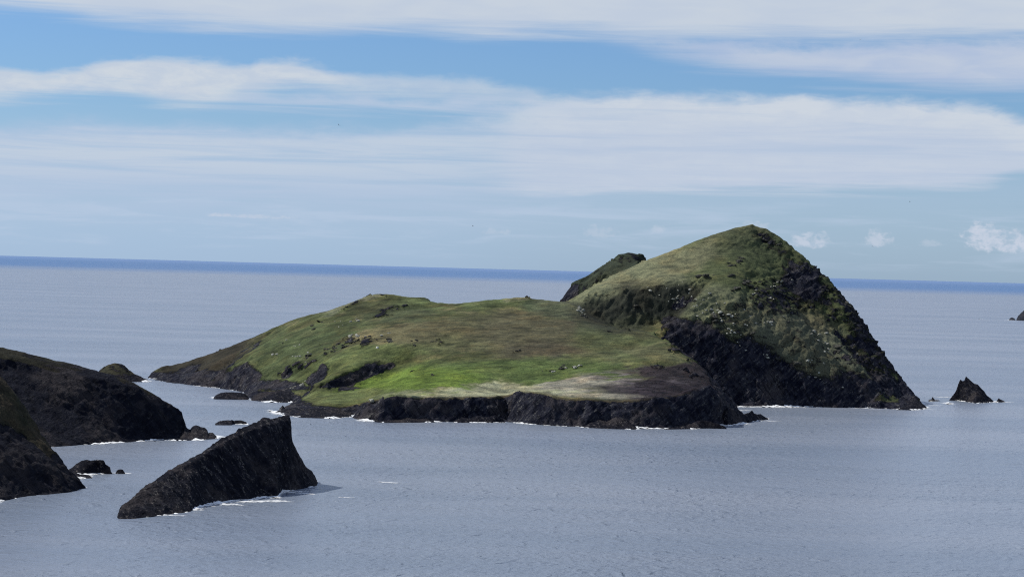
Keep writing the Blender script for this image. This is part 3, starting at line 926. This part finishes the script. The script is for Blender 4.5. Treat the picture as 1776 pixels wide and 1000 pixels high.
# ------------------------------------------------------------------ rocks in the sea
def sea_rock(name, prof, Yr, foot, depth_back, label, cat, mat=None, res=.6, power=1.3, bevel=0.0, cliff=1.0, dip=(.6, .1, .75), group=None, surf=None, tint=None, resy=None, front_min=2.0):
    """prof: silhouette (px, py) from left to right; Yr: distance of the crest along px; foot: front waterline (px, py)"""
    pp = np.array([q[0] for q in prof], float)
    zz = []
    pr_ = np.random.RandomState(int(prof[0][0]))
    if len(prof) > 20:
        prof = [q for a_, b_ in zip(prof, prof[1:]) for q in ([a_, ((a_[0] + b_[0]) / 2, (a_[1] + b_[1]) / 2 + pr_.uniform(-1.6, 1.6))] if b_[0] - a_[0] > 8 else [a_])] + [prof[-1]]
        pp = np.array([q[0] for q in prof], float)
    yr_f = (lambda x: np.interp(x, [q[0] for q in Yr], [q[1] for q in Yr])) if isinstance(Yr, list) else (lambda x: np.full(np.shape(x), float(Yr)))
    for q in prof: zz.append(P(q[0], q[1], float(yr_f(q[0])))[2])
    zz = np.array(zz)
    fp = np.array([q[0] for q in foot], float)
    fy = np.array([C(*q)[1] for q in foot])
    Ym = float(yr_f(pp.mean()))
    dpx = res / Ym * K
    margin = 7 * dpx
    u = np.arange(pp[0] - margin, pp[-1] + margin, dpx)
    yr = yr_f(u)
    yf = np.minimum(np.interp(u, fp, fy), yr - front_min)
    db = np.interp(u, [pp[0], (pp[0] + pp[-1]) / 2, pp[-1]], [depth_back * .45, depth_back, depth_back * .6])
    yb = yr + db
    y0, y1 = yf.min() - 8, yb.max() + 8
    v = np.arange(y0, y1, resy or res)
    UU, VV = np.meshgrid(u, v)
    zr = np.interp(u, pp, zz, left=-6, right=-6)
    for i, x_ in enumerate(u):                                   # beyond the ends the rock dives under the sea
        if x_ < pp[0]: zr[i] = zz[0] - (pp[0] - x_) / dpx * res * 1.6
        if x_ > pp[-1]: zr[i] = zz[-1] - (x_ - pp[-1]) / dpx * res * 1.6
    t = np.where(VV < yr, (yr - VV) / np.maximum(yr - yf, .5), (VV - yr) / np.maximum(yb - yr, .5))
    if bevel:
        g = np.where(VV < yr, np.where(t < .22, 1 - t / .22 * bevel, (1 - bevel) * (1 - np.clip((t - .22) / .78, 0, 9) ** power)), 1 - t ** 1.5)
    else:
        g = 1 - t ** power
    Z = np.where(g > 0, np.maximum(zr, 0) * g + np.minimum(zr, 0), np.minimum(zr, 0) + g * 9)
    Z = np.clip(Z, -7, None)
    Xw = (UU - 888) / K * VV
    # exact bearing incl. roll: shift x so that the crest projects on its pixel
    q = np.stack([Xw.ravel(), VV.ravel(), Z.ravel()], 1)
    px, _ = project(q)
    q[:, 0] += (UU.ravel() - px) / K * q[:, 1]
    shape = UU.shape
    Q = q.reshape(*shape, 3)
    du = np.gradient(Q, axis=1); dv = np.gradient(Q, axis=0)
    nr = np.cross(du.reshape(-1, 3), dv.reshape(-1, 3))
    nr /= np.linalg.norm(nr, axis=1)[:, None] + 1e-9
    d = np.array(dip); d = d / np.linalg.norm(d)
    bed = (q @ d)[:, None] * d
    s = 1.0 / max(cliff, .25)
    hgt = zz.max()
    fr = 1.0 / max(2.0, hgt * .35)
    b1 = fbm(q * fr * np.array([1, 1, .6]), 4, .55)
    r1 = fbm((q - bed) * fr * .5 + bed * fr * 3.2, 4, .55, True)
    f1 = fbm(q * fr * 4 + 3, 3)
    amp = cliff * np.clip(q[:, 2] + 3, 0, 5) / 5
    ub = q @ d
    wob = fbm(q * fr * .5 + 9, 2)
    lump = np.round(fbm(q * fr * 1.1 + 33, 2) * 5) / 5
    q2 = q + nr * (amp * (b1 * .7 + (r1 - .3) * .12 + f1 * .17 + lump * .6 + steps(ub, wob * 2.2 + b1 * .5, fr * 1.2) * .38 * np.clip(.3 + b1 * 2.5, 0, 1.1) + steps(ub, wob * 3 + b1 * 1.6, fr * 3.9) * .13))[:, None]
    col = np.tile(np.array(tint or (.03, .028, .022)), (len(q), 1))
    rock = np.full(len(q), 1.0) if tint is None else np.clip(.35 + b1 + sstep(q[:, 2], hgt * .5, hgt * .15) * .6, 0, 1)
    o = grid_mesh(name, q2, shape, mat or STACK_MAT, q2[:, 2] > -2.5, {'gcol': col, 'rockm': rock})
    tag(o, label, cat, group)
    if surf: add_surf(q2, shape, **surf)
    return o


# the leaning slab in front
sea_rock('sea_stack', [(203, 899), (206, 892), (211, 880), (230, 862), (250, 845), (290, 818), (330, 794), (365, 772), (400, 752), (440, 733), (455, 727), (470, 724), (482, 722), (490, 720), (501, 719), (504, 727), (505, 745), (507, 760), (513, 776),
                       (519, 790), (526, 800), (534, 812), (539, 814), (545, 824), (551, 838)],
         [(203, 958), (330, 1030), (400, 1062), (500, 1115), (552, 1128)],
         [(203, 900), (230, 899), (260, 896), (300, 891), (330, 886), (350, 877), (385, 871), (400, 868), (430, 867), (450, 863), (480, 862), (490, 852), (520, 848), (552, 841)], 26,
         'large dark wedge-shaped sea stack with a slanting slab edge in the foreground', 'sea stack', res=.38, power=1.0, bevel=.07, cliff=1.7, dip=(.8, .15, .58),
         surf=dict(base=.05, amp=.8, seed=12.0, reach=10, wt=[(200, .3), (260, .7), (330, 1.), (380, 1.5), (500, 1.4), (530, .4), (555, .2)]))
# stack with two horns on the right
sea_rock('sea_stack', [(1648, 691), (1652, 685), (1657, 679), (1660, 672), (1663, 662), (1666, 657.5), (1669, 660), (1672.5, 660), (1675, 652), (1679, 655), (1684, 660), (1690, 665), (1696, 667), (1701, 672), (1704, 675), (1708, 679), (1711, 686), (1718, 690), (1724, 696)],
         [(1640, 2072), (1724, 2066)], [(1648, 693), (1660, 694), (1680, 697), (1693, 699), (1712, 698), (1724, 697)], 16,
         'dark two-horned sea stack standing off the right foot of the island', 'sea stack', res=.45, power=1.1, cliff=1.1, surf=dict(base=.3, seed=15.0))
# islet behind the headland
sea_rock('rock_islet', [(168, 648), (174, 641), (180, 636), (190, 631.5), (200, 629), (208, 631), (215, 634), (224, 642), (233, 648), (240, 651), (252, 657), (258, 661)],
         2040, [(165, 662), (220, 662), (245, 662), (258, 662)], 30, 'rounded brown rock islet showing behind the crest of the dark headland', 'islet', res=.8, power=1.6, cliff=1.3, tint=(.034, .034, .022), mat=HEAD_MAT, surf=dict(base=-.1, seed=16.0))
R = 'small rocks awash around the islands'
for nm, prof, Yr, foot, db, lab in (
        ('skerry', [(370, 690), (374, 685), (382, 681), (392, 679.5), (404, 680), (416, 680), (425, 682), (430, 687), (432, 691)], 1806, [(370, 692), (432, 693)], 9, 'low black skerry just off the green-topped ledge of the island'),
        ('skerry', [(372, 734.5), (380, 730), (392, 728), (400, 728.5), (402, 727), (406, 729), (409, 728), (418, 728), (427, 731)], 1522, [(372, 737), (402, 737), (406, 734), (427, 733)], 5, 'flat black skerry alone in the channel behind the wedge-shaped stack'),
        ('rock', [(119, 814), (130, 806), (140, 799), (150, 796), (158, 798), (164, 797), (180, 797), (183, 805), (191, 809), (191, 815)], 1146, [(119, 824), (140, 824), (165, 821), (191, 818)], 8, 'angular black rock lying off the toe of the near slope'),
        ('rock', [(120, 822), (128, 818), (140, 822), (148, 822), (160, 826)], 1128, [(120, 831), (140, 829), (160, 829)], 5, 'low black ledge in front of the angular rock by the near slope'),
        ('rock', [(203, 815), (206, 813.2), (211, 813.4), (214, 815)], 1149, [(203, 816), (214, 816)], 3, 'tiny black rock ringed by foam right of the angular rock'),
        ('rock', [(496, 851), (500, 848.5), (506, 849), (508, 851.5)], 1087, [(496, 853), (508, 853)], 3, 'tiny black rock in the foam at the steep end of the wedge-shaped stack'),
        ('rock', [(470, 861), (476, 857), (484, 858), (488, 861)], 1062, [(470, 864), (488, 863)], 3, 'small boulder at the waterline below the wedge-shaped stack'),
        ('rock', [(1607, 695), (1612, 692.5), (1616, 691.5), (1617, 687.8), (1619, 690), (1622, 693), (1632, 694)], 2068, [(1607, 696.5), (1632, 695)], 4, 'small spiked black rock between the island and the two-horned stack'),
        ('rock', [(1632, 699.5), (1640, 699.5), (1645, 697.5), (1650, 698.5), (1654, 701)], 2020, [(1632, 700.5), (1654, 701.5)], 4, 'low flat black rock just left of the two-horned stack'),
        ('rock', [(1727, 696.5), (1730, 693), (1732, 690), (1736, 692.5), (1742, 695)], 2070, [(1727, 698), (1742, 697)], 5, 'small pyramid-shaped black rock at the right of the two-horned stack'),
        ('rock', [(462, 713), (468, 711.5), (474, 712.5)], 1668, [(462, 714), (474, 714)], 3, 'flat black rock off the tip of the ledgy reef'),
        ('rock_ledge', [(1262, 704), (1270, 709), (1279, 712), (1285, 718), (1293, 717), (1298, 715), (1304, 711), (1308, 716), (1314, 718), (1319, 717), (1324, 721), (1334, 726)], [(1262, 1648), (1334, 1735)], [(1262, 738), (1290, 734), (1310, 730), (1334, 727)], 8, 'jagged black ledge at the right tip of the front cliff'),
        ('rock_ledge', [(314, 748), (321, 738), (325, 742), (330, 744), (335, 738), (341, 736.5), (347, 739), (355, 741), (360, 745), (361, 750), (369, 750), (374, 754), (379, 759)], 1402, [(314, 764), (340, 763), (379, 760.5)], 7, 'broken black ledge at the foot of the sheer headland cliff'),
        ('rock_ledge', [(476, 713), (488, 710), (500, 708), (515, 706), (530, 707), (545, 705), (560, 706), (575, 704), (590, 707), (605, 708), (618, 713)], 1655, [(476, 717), (520, 724), (576, 725.5), (618, 722)], 9, 'low stepped reef of dark rock left of the front cliff'),
        ('rock_ledge', [(436, 690), (442, 684), (452, 680), (466, 679), (480, 677), (500, 677.5), (520, 678), (536, 680), (544, 686)], 1800, [(436, 694), (470, 697.5), (544, 698)], 9, 'dark ledge with a strip of green turf on top beside the black skerry'),
        ('rock_ledge', [(1556, 703), (1562, 697), (1570, 694), (1580, 695), (1588, 693), (1596, 697), (1603, 702), (1609, 707)], 1946, [(1553, 710.5), (1580, 711), (1609, 708.5)], 8, 'dark knuckle of rock at the right foot of the summit'),
        ('rock_ledge', [(628, 727), (636, 723), (648, 720), (662, 723), (674, 718), (690, 721), (704, 716), (722, 721), (735, 719), (752, 726)], 1606, [(628, 729.5), (666, 733), (752, 732)], 6, 'long low rock ledge at the left foot of the front cliff'),
        ('rock_ledge', [(786, 729), (800, 723), (815, 725), (828, 720), (846, 723), (860, 719), (872, 726)], 1608, [(786, 732.5), (872, 732.5)], 6, 'low broken rock ledge left of the cleft in the front cliff'),
        ('rock_ledge', [(1010, 738), (1024, 731), (1040, 727), (1052, 731), (1068, 722), (1080, 724), (1094, 733), (1104, 739)], 1589, [(1010, 741), (1060, 743.5), (1104, 744.5)], 7, 'blocky rock ledge in the middle of the right front cliff'),
        ('rock_ledge', [(1150, 741), (1166, 735), (1184, 731), (1198, 734), (1214, 728), (1230, 730), (1246, 735), (1258, 739)], 1606, [(1150, 744.5), (1200, 743.5), (1258, 740.5)], 7, 'low rock ledge under the right end of the front cliff'),
        ('rock_ledge', [(448, 716), (456, 714), (462, 713), (470, 715)], 1664, [(448, 717.2), (470, 716.8)], 4, 'flat rock awash at the outer end of the low stepped reef'),
        ('rock', [(484, 709), (487, 706), (490, 702), (493, 706), (497, 708)], 1690, [(484, 712), (497, 712)], 4, 'small pointed black rock on the ledgy reef beside the green ledge')):
    sea_rock(nm, prof, Yr, foot, db, lab, 'rock', res=.35 if prof[-1][0] - prof[0][0] < 30 else .5, cliff=.55, group=R, surf=dict(base=.15, seed=prof[0][0] * .37), front_min=1.5)
FAR_MAT = terrain_mat('far_rock', dict(dark=(0.016, 0.019, 0.028), mid=(0.03, 0.034, 0.045), pale=(0.05, 0.055, 0.06)))  # distance haze put into the bluish rock colour
sea_rock('rock_islet', [(1763, 554), (1766, 549), (1770, 543), (1775, 538.5), (1785, 535), (1800, 530), (1815, 536), (1830, 548), (1838, 554)], 6720, [(1763, 555.5), (1838, 556.5)], 60, 'distant steep dark islet cut off by the right edge', 'islet', res=2.0, cliff=3, mat=FAR_MAT)
sea_rock('rock_islet', [(1750, 554), (1752, 551.5), (1755, 550), (1757, 551), (1759, 552), (1761, 554)], 6720, [(1750, 555), (1761, 555.2)], 20, 'distant small knob of rock beside the steep islet', 'islet', res=1.6, cliff=1.2, mat=FAR_MAT)
sea_rock('rock_islet', [(1695.5, 552.8), (1698, 552), (1701, 552.8)], 6760, [(1695, 553.3), (1702, 553.4)], 16, 'distant flat rock barely showing above the far sea', 'islet', res=1.4, cliff=.6, mat=FAR_MAT, surf=dict(base=.6, seed=30, reach=10))


# ------------------------------------------------------------------ boulders and outcrops on the island
def lump_mesh(name, seed, mat, sq=(1, 1, 1), sub=3, amp=.55):
    import bmesh
    bm = bmesh.new()
    bmesh.ops.create_icosphere(bm, subdivisions=sub, radius=1.0)
    co = np.array([v.co[:] for v in bm.verts])
    d = fbm(co * 1.1 + seed * 3.1, 3) * amp + fbm(co * 3.2 + seed, 2) * .18
    blk = np.round((co @ np.array([.5, .3, .8])) * 3) / 3 - (co @ np.array([.5, .3, .8]))
    co = co * (1 + d + blk * .35)[:, None] * np.array(sq)
    for v, c in zip(bm.verts, co): v.co = c
    me = bpy.data.meshes.new(name)
    bm.to_mesh(me); bm.free()
    me.materials.append(mat)
    return me


rnd = random.Random(11)
B_MESH = [lump_mesh('boulder', s, BOULDER_MAT, (1.2, .9, .75), 2) for s in range(5)]
O_MESH = [lump_mesh('rock_outcrop', s + 20, OUTCROP_MAT, (1.5, .9, .55), 3, .7) for s in range(5)]


def scatter(kind, clusters, meshes, lo, hi, cat, hitf=isl_hit, ya=1580, yb=2200):
    for cx, cy, rx, ry, ang, cnt, label, group in clusters:
        a = math.radians(ang)
        subs = []
        for _ in range(max(3, cnt // 3)):
            r, t = math.sqrt(rnd.random()), rnd.random() * 2 * math.pi
            subs.append((r * math.cos(t) * rx, r * math.sin(t) * ry, rnd.uniform(.4, 1.4)))
        for _ in range(cnt):
            sx, sy, sp_ = rnd.choice(subs)
            dx, dy = sx + rnd.gauss(0, .20) * rx * sp_, sy + rnd.gauss(0, .24) * ry * sp_
            p = hitf(cx + dx * math.cos(a) - dy * math.sin(a), cy + dx * math.sin(a) + dy * math.cos(a), ya, yb)
            if p is None: continue
            o = bpy.data.objects.new(kind, rnd.choice(meshes))
            COL.objects.link(o)
            s = lo + (hi - lo) * rnd.random() ** 2
            o.location = (p[0], p[1], p[2] + (.35 * s if kind == 'boulder' else .1 * s))
            o.scale = (s * rnd.uniform(.8, 1.3), s * rnd.uniform(.8, 1.2), s * rnd.uniform(.7, 1.1))
            o.rotation_euler = (rnd.uniform(-.4, .4), rnd.uniform(-.4, .4), rnd.random() * 6.28)
            tag(o, label, cat, group)


scatter('boulder', [
    (1215, 525, 70, 26, 15, 42, 'pale lichened boulder on the grassy nose below the summit', 'boulders on the grassy nose'),
    (1270, 550, 70, 26, 25, 26, 'pale lichened boulder on the green face right of the dark hollow', 'boulders on the green face'),
    (1390, 600, 80, 36, 30, 40, 'pale lichened boulder on the lower right grassy face of the summit', 'boulders on the lower right face'),
    (1330, 505, 50, 16, -10, 14, 'pale lichened boulder among the dark crags under the summit ridge', 'boulders among the summit crags'),
    (1290, 600, 50, 20, 30, 12, 'pale lichened boulder above the dark cliff of the inlet', 'boulders above the inlet cliff'),
], B_MESH, .7, 1.9, 'boulder')
scatter('boulder', [
    (590, 564, 30, 8, -15, 8, 'pale boulder in the cluster on the upper left slope', 'boulders on the upper left slope'),
    (620, 592, 56, 10, -10, 10, 'pale boulder beside the dark outcrops on the middle left slope', 'boulders on the middle left slope'),
    (530, 622, 40, 10, -20, 10, 'pale boulder scattered on the lower left slope', 'boulders on the lower left slope'),
    (490, 600, 40, 12, -25, 7, 'pale boulder below the left skyline of the island', 'boulders below the left skyline'),
    (525, 664, 22, 6, -25, 7, 'pale boulder at the lip of the low western cliffs', 'boulders at the cliff lip'),
    (985, 640, 28, 5, -8, 6, 'pale boulder by the small ruin-like rocks on the green flat', 'boulders on the green flat'),
    (1020, 545, 30, 4, 30, 8, 'grey boulder along the rim of the dark hollow', 'boulders along the hollow rim'),
    (650, 694, 8, 3, 0, 3, 'white boulder at the left end of the front cliff edge', 'boulders at the cliff edge'),
], B_MESH, .75, 2.0, 'boulder')
scatter('rock_outcrop', [
    (612, 590, 26, 7, -12, 7, 'dark rock outcrop on the middle left slope', 'outcrops on the middle left slope'),
    (570, 600, 14, 6, -12, 4, 'dark rock outcrop left of the pale boulders on the slope', 'outcrops left of the pale boulders'),
    (665, 596, 24, 5, -20, 4, 'dark rock outcrop just right of the white boulder', 'outcrops near the white boulder'),
    (678, 541, 26, 4, -10, 5, 'dark rock outcrop under the left summit knoll', 'outcrops under the left knoll'),
    (655, 513.5, 22, 2, 0, 5, 'dark rock outcrop on the crest of the left knoll', 'outcrops on the left knoll crest'),
    (965, 638, 26, 4, -10, 5, 'dark rock outcrop on the green flat', 'outcrops on the green flat'),
    (725, 602, 50, 14, -20, 8, 'dark rock outcrop on the mossy central slope', 'outcrops on the central slope'),
    (540, 620, 60, 14, -22, 9, 'dark rock outcrop on the lower left slope', 'outcrops on the lower left slope'),
    (520, 580, 50, 12, -22, 6, 'dark rock outcrop below the left skyline', 'outcrops below the left skyline'),
    (740, 650, 30, 6, 0, 3, 'dark rock outcrop on the bright green meadow', 'outcrops on the bright meadow'),
    (1040, 562, 40, 4, 28, 8, 'dark rock outcrop on the rim path of the hollow', 'outcrops along the hollow rim'),
], O_MESH, .9, 2.6, 'rock outcrop')
scatter('rock_outcrop', [
    (1310, 500, 46, 16, -15, 12, 'dark crag under the upper ridge of the summit', 'crags under the summit ridge'),
    (1250, 466, 40, 12, -20, 8, 'dark crag on the upper pale slope of the summit', 'crags on the upper pale slope'),
    (1300, 470, 50, 20, 0, 8, 'dark crag on the upper green face of the summit', 'crags on the upper green face'),
    (1270, 550, 60, 28, 30, 12, 'dark crag on the grassy nose of the summit', 'crags on the grassy nose'),
    (1390, 600, 80, 40, 30, 16, 'dark crag on the lower right grassy face', 'crags on the lower right face'),
    (1450, 520, 70, 16, 52, 16, 'dark crag on the steep right flank', 'crags on the right flank'),
    (1340, 430, 30, 8, 45, 6, 'dark crag beside the summit point', 'crags beside the summit point'),
    (1102, 531, 7, 4, 0, 3, 'dark crag in the middle of the hollow wall', 'crags in the hollow wall'),
], O_MESH, 1.0, 3.2, 'crag')
wp = isl_hit(654.5, 604, 1600, 2100)
if wp:
    o = bpy.data.objects.new('boulder', lump_mesh('boulder', 41, WHITE_MAT, (1, .9, .95), 3, .3))
    COL.objects.link(o); o.location = (wp[0], wp[1], wp[2] + .5); o.scale = (1.35, 1.3, 1.35)
    tag(o, 'single bright white boulder on the green left slope', 'boulder')


# ------------------------------------------------------------------ sea
def sea():
    mt, n, b, out = new_mat('sea_water')
    pos = n.nd.new('ShaderNodeNewGeometry').outputs['Position']
    sp = n.nd.new('ShaderNodeSeparateXYZ'); n.lk.new(pos, sp.inputs[0])
    dist = n.math('SQRT', n.math('ADD', n.math('MULTIPLY', sp.outputs[0], sp.outputs[0]), n.math('MULTIPLY', sp.outputs[1], sp.outputs[1])))
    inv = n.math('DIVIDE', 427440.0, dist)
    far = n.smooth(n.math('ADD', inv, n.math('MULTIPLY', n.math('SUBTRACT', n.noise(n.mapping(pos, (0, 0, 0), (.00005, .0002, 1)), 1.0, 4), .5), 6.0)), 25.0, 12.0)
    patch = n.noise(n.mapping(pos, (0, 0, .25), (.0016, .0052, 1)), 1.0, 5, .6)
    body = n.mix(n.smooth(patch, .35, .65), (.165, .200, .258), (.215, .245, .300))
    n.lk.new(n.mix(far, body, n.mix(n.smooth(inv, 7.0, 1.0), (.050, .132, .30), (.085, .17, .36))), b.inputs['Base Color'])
    n.put(b.inputs['Roughness'], .28)
    b.inputs['IOR'].default_value = 1.333
    n.put(b.inputs['Specular IOR Level'], n.mix(far, (.5, .5, .5), (.07, .07, .07)))
    w1 = n.noise(n.mapping(pos, (0, 0, .35), (.20, .20, 1)), 1.0, 3, .55, .3)
    w2 = n.noise(n.mapping(pos, (0, 0, -.2), (.55, .62, 1)), 1.0, 4, .65, .2)
    w3 = n.noise(n.mapping(pos, (0, 0, .6), (.03, .06, 1)), 1.0, 3, .5)
    gust = n.noise(n.mapping(pos, (0, 0, -.15), (.004, .011, 1)), 1.0, 5, .62, .6)
    hgt = n.math('ADD', n.math('ADD', n.math('MULTIPLY', w1, 2.0), n.math('MULTIPLY', w2, .55)), n.math('ADD', n.math('MULTIPLY', w3, 2.5), n.math('MULTIPLY', n.smooth(n.noise(n.mapping(pos, (0, 0, .1), (.11, .085, 1)), 1.0, 3, .5, .5), .55, .77), 1.05)))
    bp = n.nd.new('ShaderNodeBump')
    bp.inputs['Distance'].default_value = 1.0
    n.put(bp.inputs['Strength'], n.smooth(gust, .32, .62, .55, 1.0))
    n.lk.new(hgt, bp.inputs['Height'])
    n.lk.new(bp.outputs[0], b.inputs['Normal'])
    rad = [0, 150, 300, 450, 600, 800, 1000, 1300, 1700, 2200, 2900, 3800, 5000, 7000, 10000, 15000, 25000, 45000, 9e4, 2e5, 5e5, 1.2e6, 3e6]
    na = 96
    vs, fs = [], []
    for r in rad:
        for k in range(na):
            a = k * 2 * math.pi / na
            vs.append((r * math.sin(a), r * math.cos(a), 0))
    for i in range(len(rad) - 1):
        for k in range(na):
            k2 = (k + 1) % na
            if i == 0:
                fs.append((k, na + k, na + k2))
            else:
                fs.append((i * na + k, (i + 1) * na + k, (i + 1) * na + k2, i * na + k2))
    me = bpy.data.meshes.new('sea')
    me.from_pydata(vs, [], fs)
    me.update()
    if me.polygons[200].normal.z < 0: me.flip_normals()
    me.materials.append(mt)
    o = bpy.data.objects.new('sea', me)
    COL.objects.link(o)
    tag(o, kind='structure')


sea()


# foam: the surf lines gathered above, and a few drifting streaks
def streak(px, py, w_px, d_m, seed):
    c = C(px, py)
    w = w_px / K * c[1]
    k = 26
    s = len(FOAM_V)
    for i in range(k + 1):
        t = i / k
        x = c[0] + (t - .5) * w
        hw = d_m * math.sin(math.pi * t) ** .7 * (.6 + .8 * rnd.random())
        yc = c[1] + math.sin(t * 5 + seed) * d_m * .3
        for a, e in ((-1, 1.0), (0, .15), (1, 1.0)):
            FOAM_V.append(np.array([x, yc + a * hw, .07 + (1 - e) * .12])); FOAM_E.append(e)
    for i in range(k):
        for q in range(2):
            a = s + i * 3 + q
            FOAM_F.append((a, a + 3, a + 4, a + 1))


for a in ((672, 836, 50, 4, 1), (600, 862, 30, 3, 2), (505, 852, 60, 7, 3), (455, 869, 110, 11, 4), (400, 875, 50, 8, 24), (520, 855, 60, 8, 25), (205, 820, 50, 6, 5), (128, 840, 26, 4, 6), (1325, 729, 60, 8, 7), (1285, 711, 40, 10, 8),
          (1636, 688, 40, 10, 9), (1745, 697, 30, 7, 10), (1622, 703, 30, 6, 11), (1385, 706, 40, 5, 12), (1500, 708, 60, 5, 13), (335, 745, 14, 6, 14), (385, 757, 22, 7, 15), (400, 870, 60, 6, 16), (1600, 709, 40, 6, 17), (1752, 555, 14, 30, 18), (1703, 553.2, 8, 26, 19),
          (300, 893, 50, 4, 20), (1750, 555, 18, 30, 21)):
    streak(*a)
me = bpy.data.meshes.new('sea_foam')
me.from_pydata([tuple(v) for v in FOAM_V], [], FOAM_F)
me.attributes.new('edge', 'FLOAT', 'POINT').data.foreach_set('value', np.array(FOAM_E, dtype=np.float32))
me.materials.append(FOAM_MAT)
fo = bpy.data.objects.new('sea_foam', me)
COL.objects.link(fo)
tag(fo, 'white surf breaking along the foot of the cliffs and rocks', 'foam', kind='stuff')


# ------------------------------------------------------------------ birds
def bird_mesh():
    mt, n, b, out = new_mat('bird_feathers')
    pos = n.nd.new('ShaderNodeTexCoord').outputs['Object']
    n.lk.new(n.mix(n.smooth(n.noise(pos, 9, 3), .4, .6), (.02, .02, .022), (.05, .05, .052)), b.inputs['Base Color'])
    vs, fs = [], []
    st = [(-.30, .006), (-.22, .035), (-.08, .07), (.06, .075), (.16, .055), (.22, .04), (.27, .04), (.31, .015), (.36, .004)]
    for y, r in st:
        for k in range(8):
            a = k * math.pi / 4
            vs.append((r * math.cos(a), y, r * .9 * math.sin(a)))
    for i in range(len(st) - 1):
        for k in range(8):
            fs.append((i * 8 + k, i * 8 + (k + 1) % 8, i * 8 + 8 + (k + 1) % 8, i * 8 + 8 + k))
    for s in (-1, 1):
        base = len(vs)
        for x, yl, yt, z, th in ((.04, .13, -.10, .02, .02), (.22, .17, -.08, .13, .016), (.42, .12, -.07, .17, .012), (.62, .0, -.12, .12, .008), (.74, -.12, -.16, .07, .003)):
            vs += [(s * x, yl, z), (s * x, (yl + yt) / 2, z + th), (s * x, yt, z), (s * x, (yl + yt) / 2, z - th)]
        for i in range(4):
            for k in range(4):
                fs.append((base + i * 4 + k, base + i * 4 + (k + 1) % 4, base + i * 4 + 4 + (k + 1) % 4, base + i * 4 + 4 + k))
    me = bpy.data.meshes.new('bird')
    me.from_pydata(vs, [], fs)
    me.materials.append(mt)
    return me


BM = bird_mesh()
for px, py, Y, rz, ry, lab in ((587.5, 217, 750, .9, .5, 'dark bird gliding below the middle left cloud'), (820, 392, 900, -.8, .4, 'dark bird low over the horizon left of the summit'),
                               (1492, 69.5, 1100, .4, -.4, 'dark bird high in the upper right cloud gap'), (1578, 350, 1100, 1.1, .4, 'dark bird in the clear blue right of the summit'),
                               (1513, 427, 1000, -.6, .5, 'dark bird just under the small cloud near the right horizon')):
    o = bpy.data.objects.new('bird', BM)
    COL.objects.link(o)
    o.location = P(px, py, Y)
    o.rotation_euler = (.15, ry, rz)
    tag(o, lab, 'bird', 'birds in the sky')
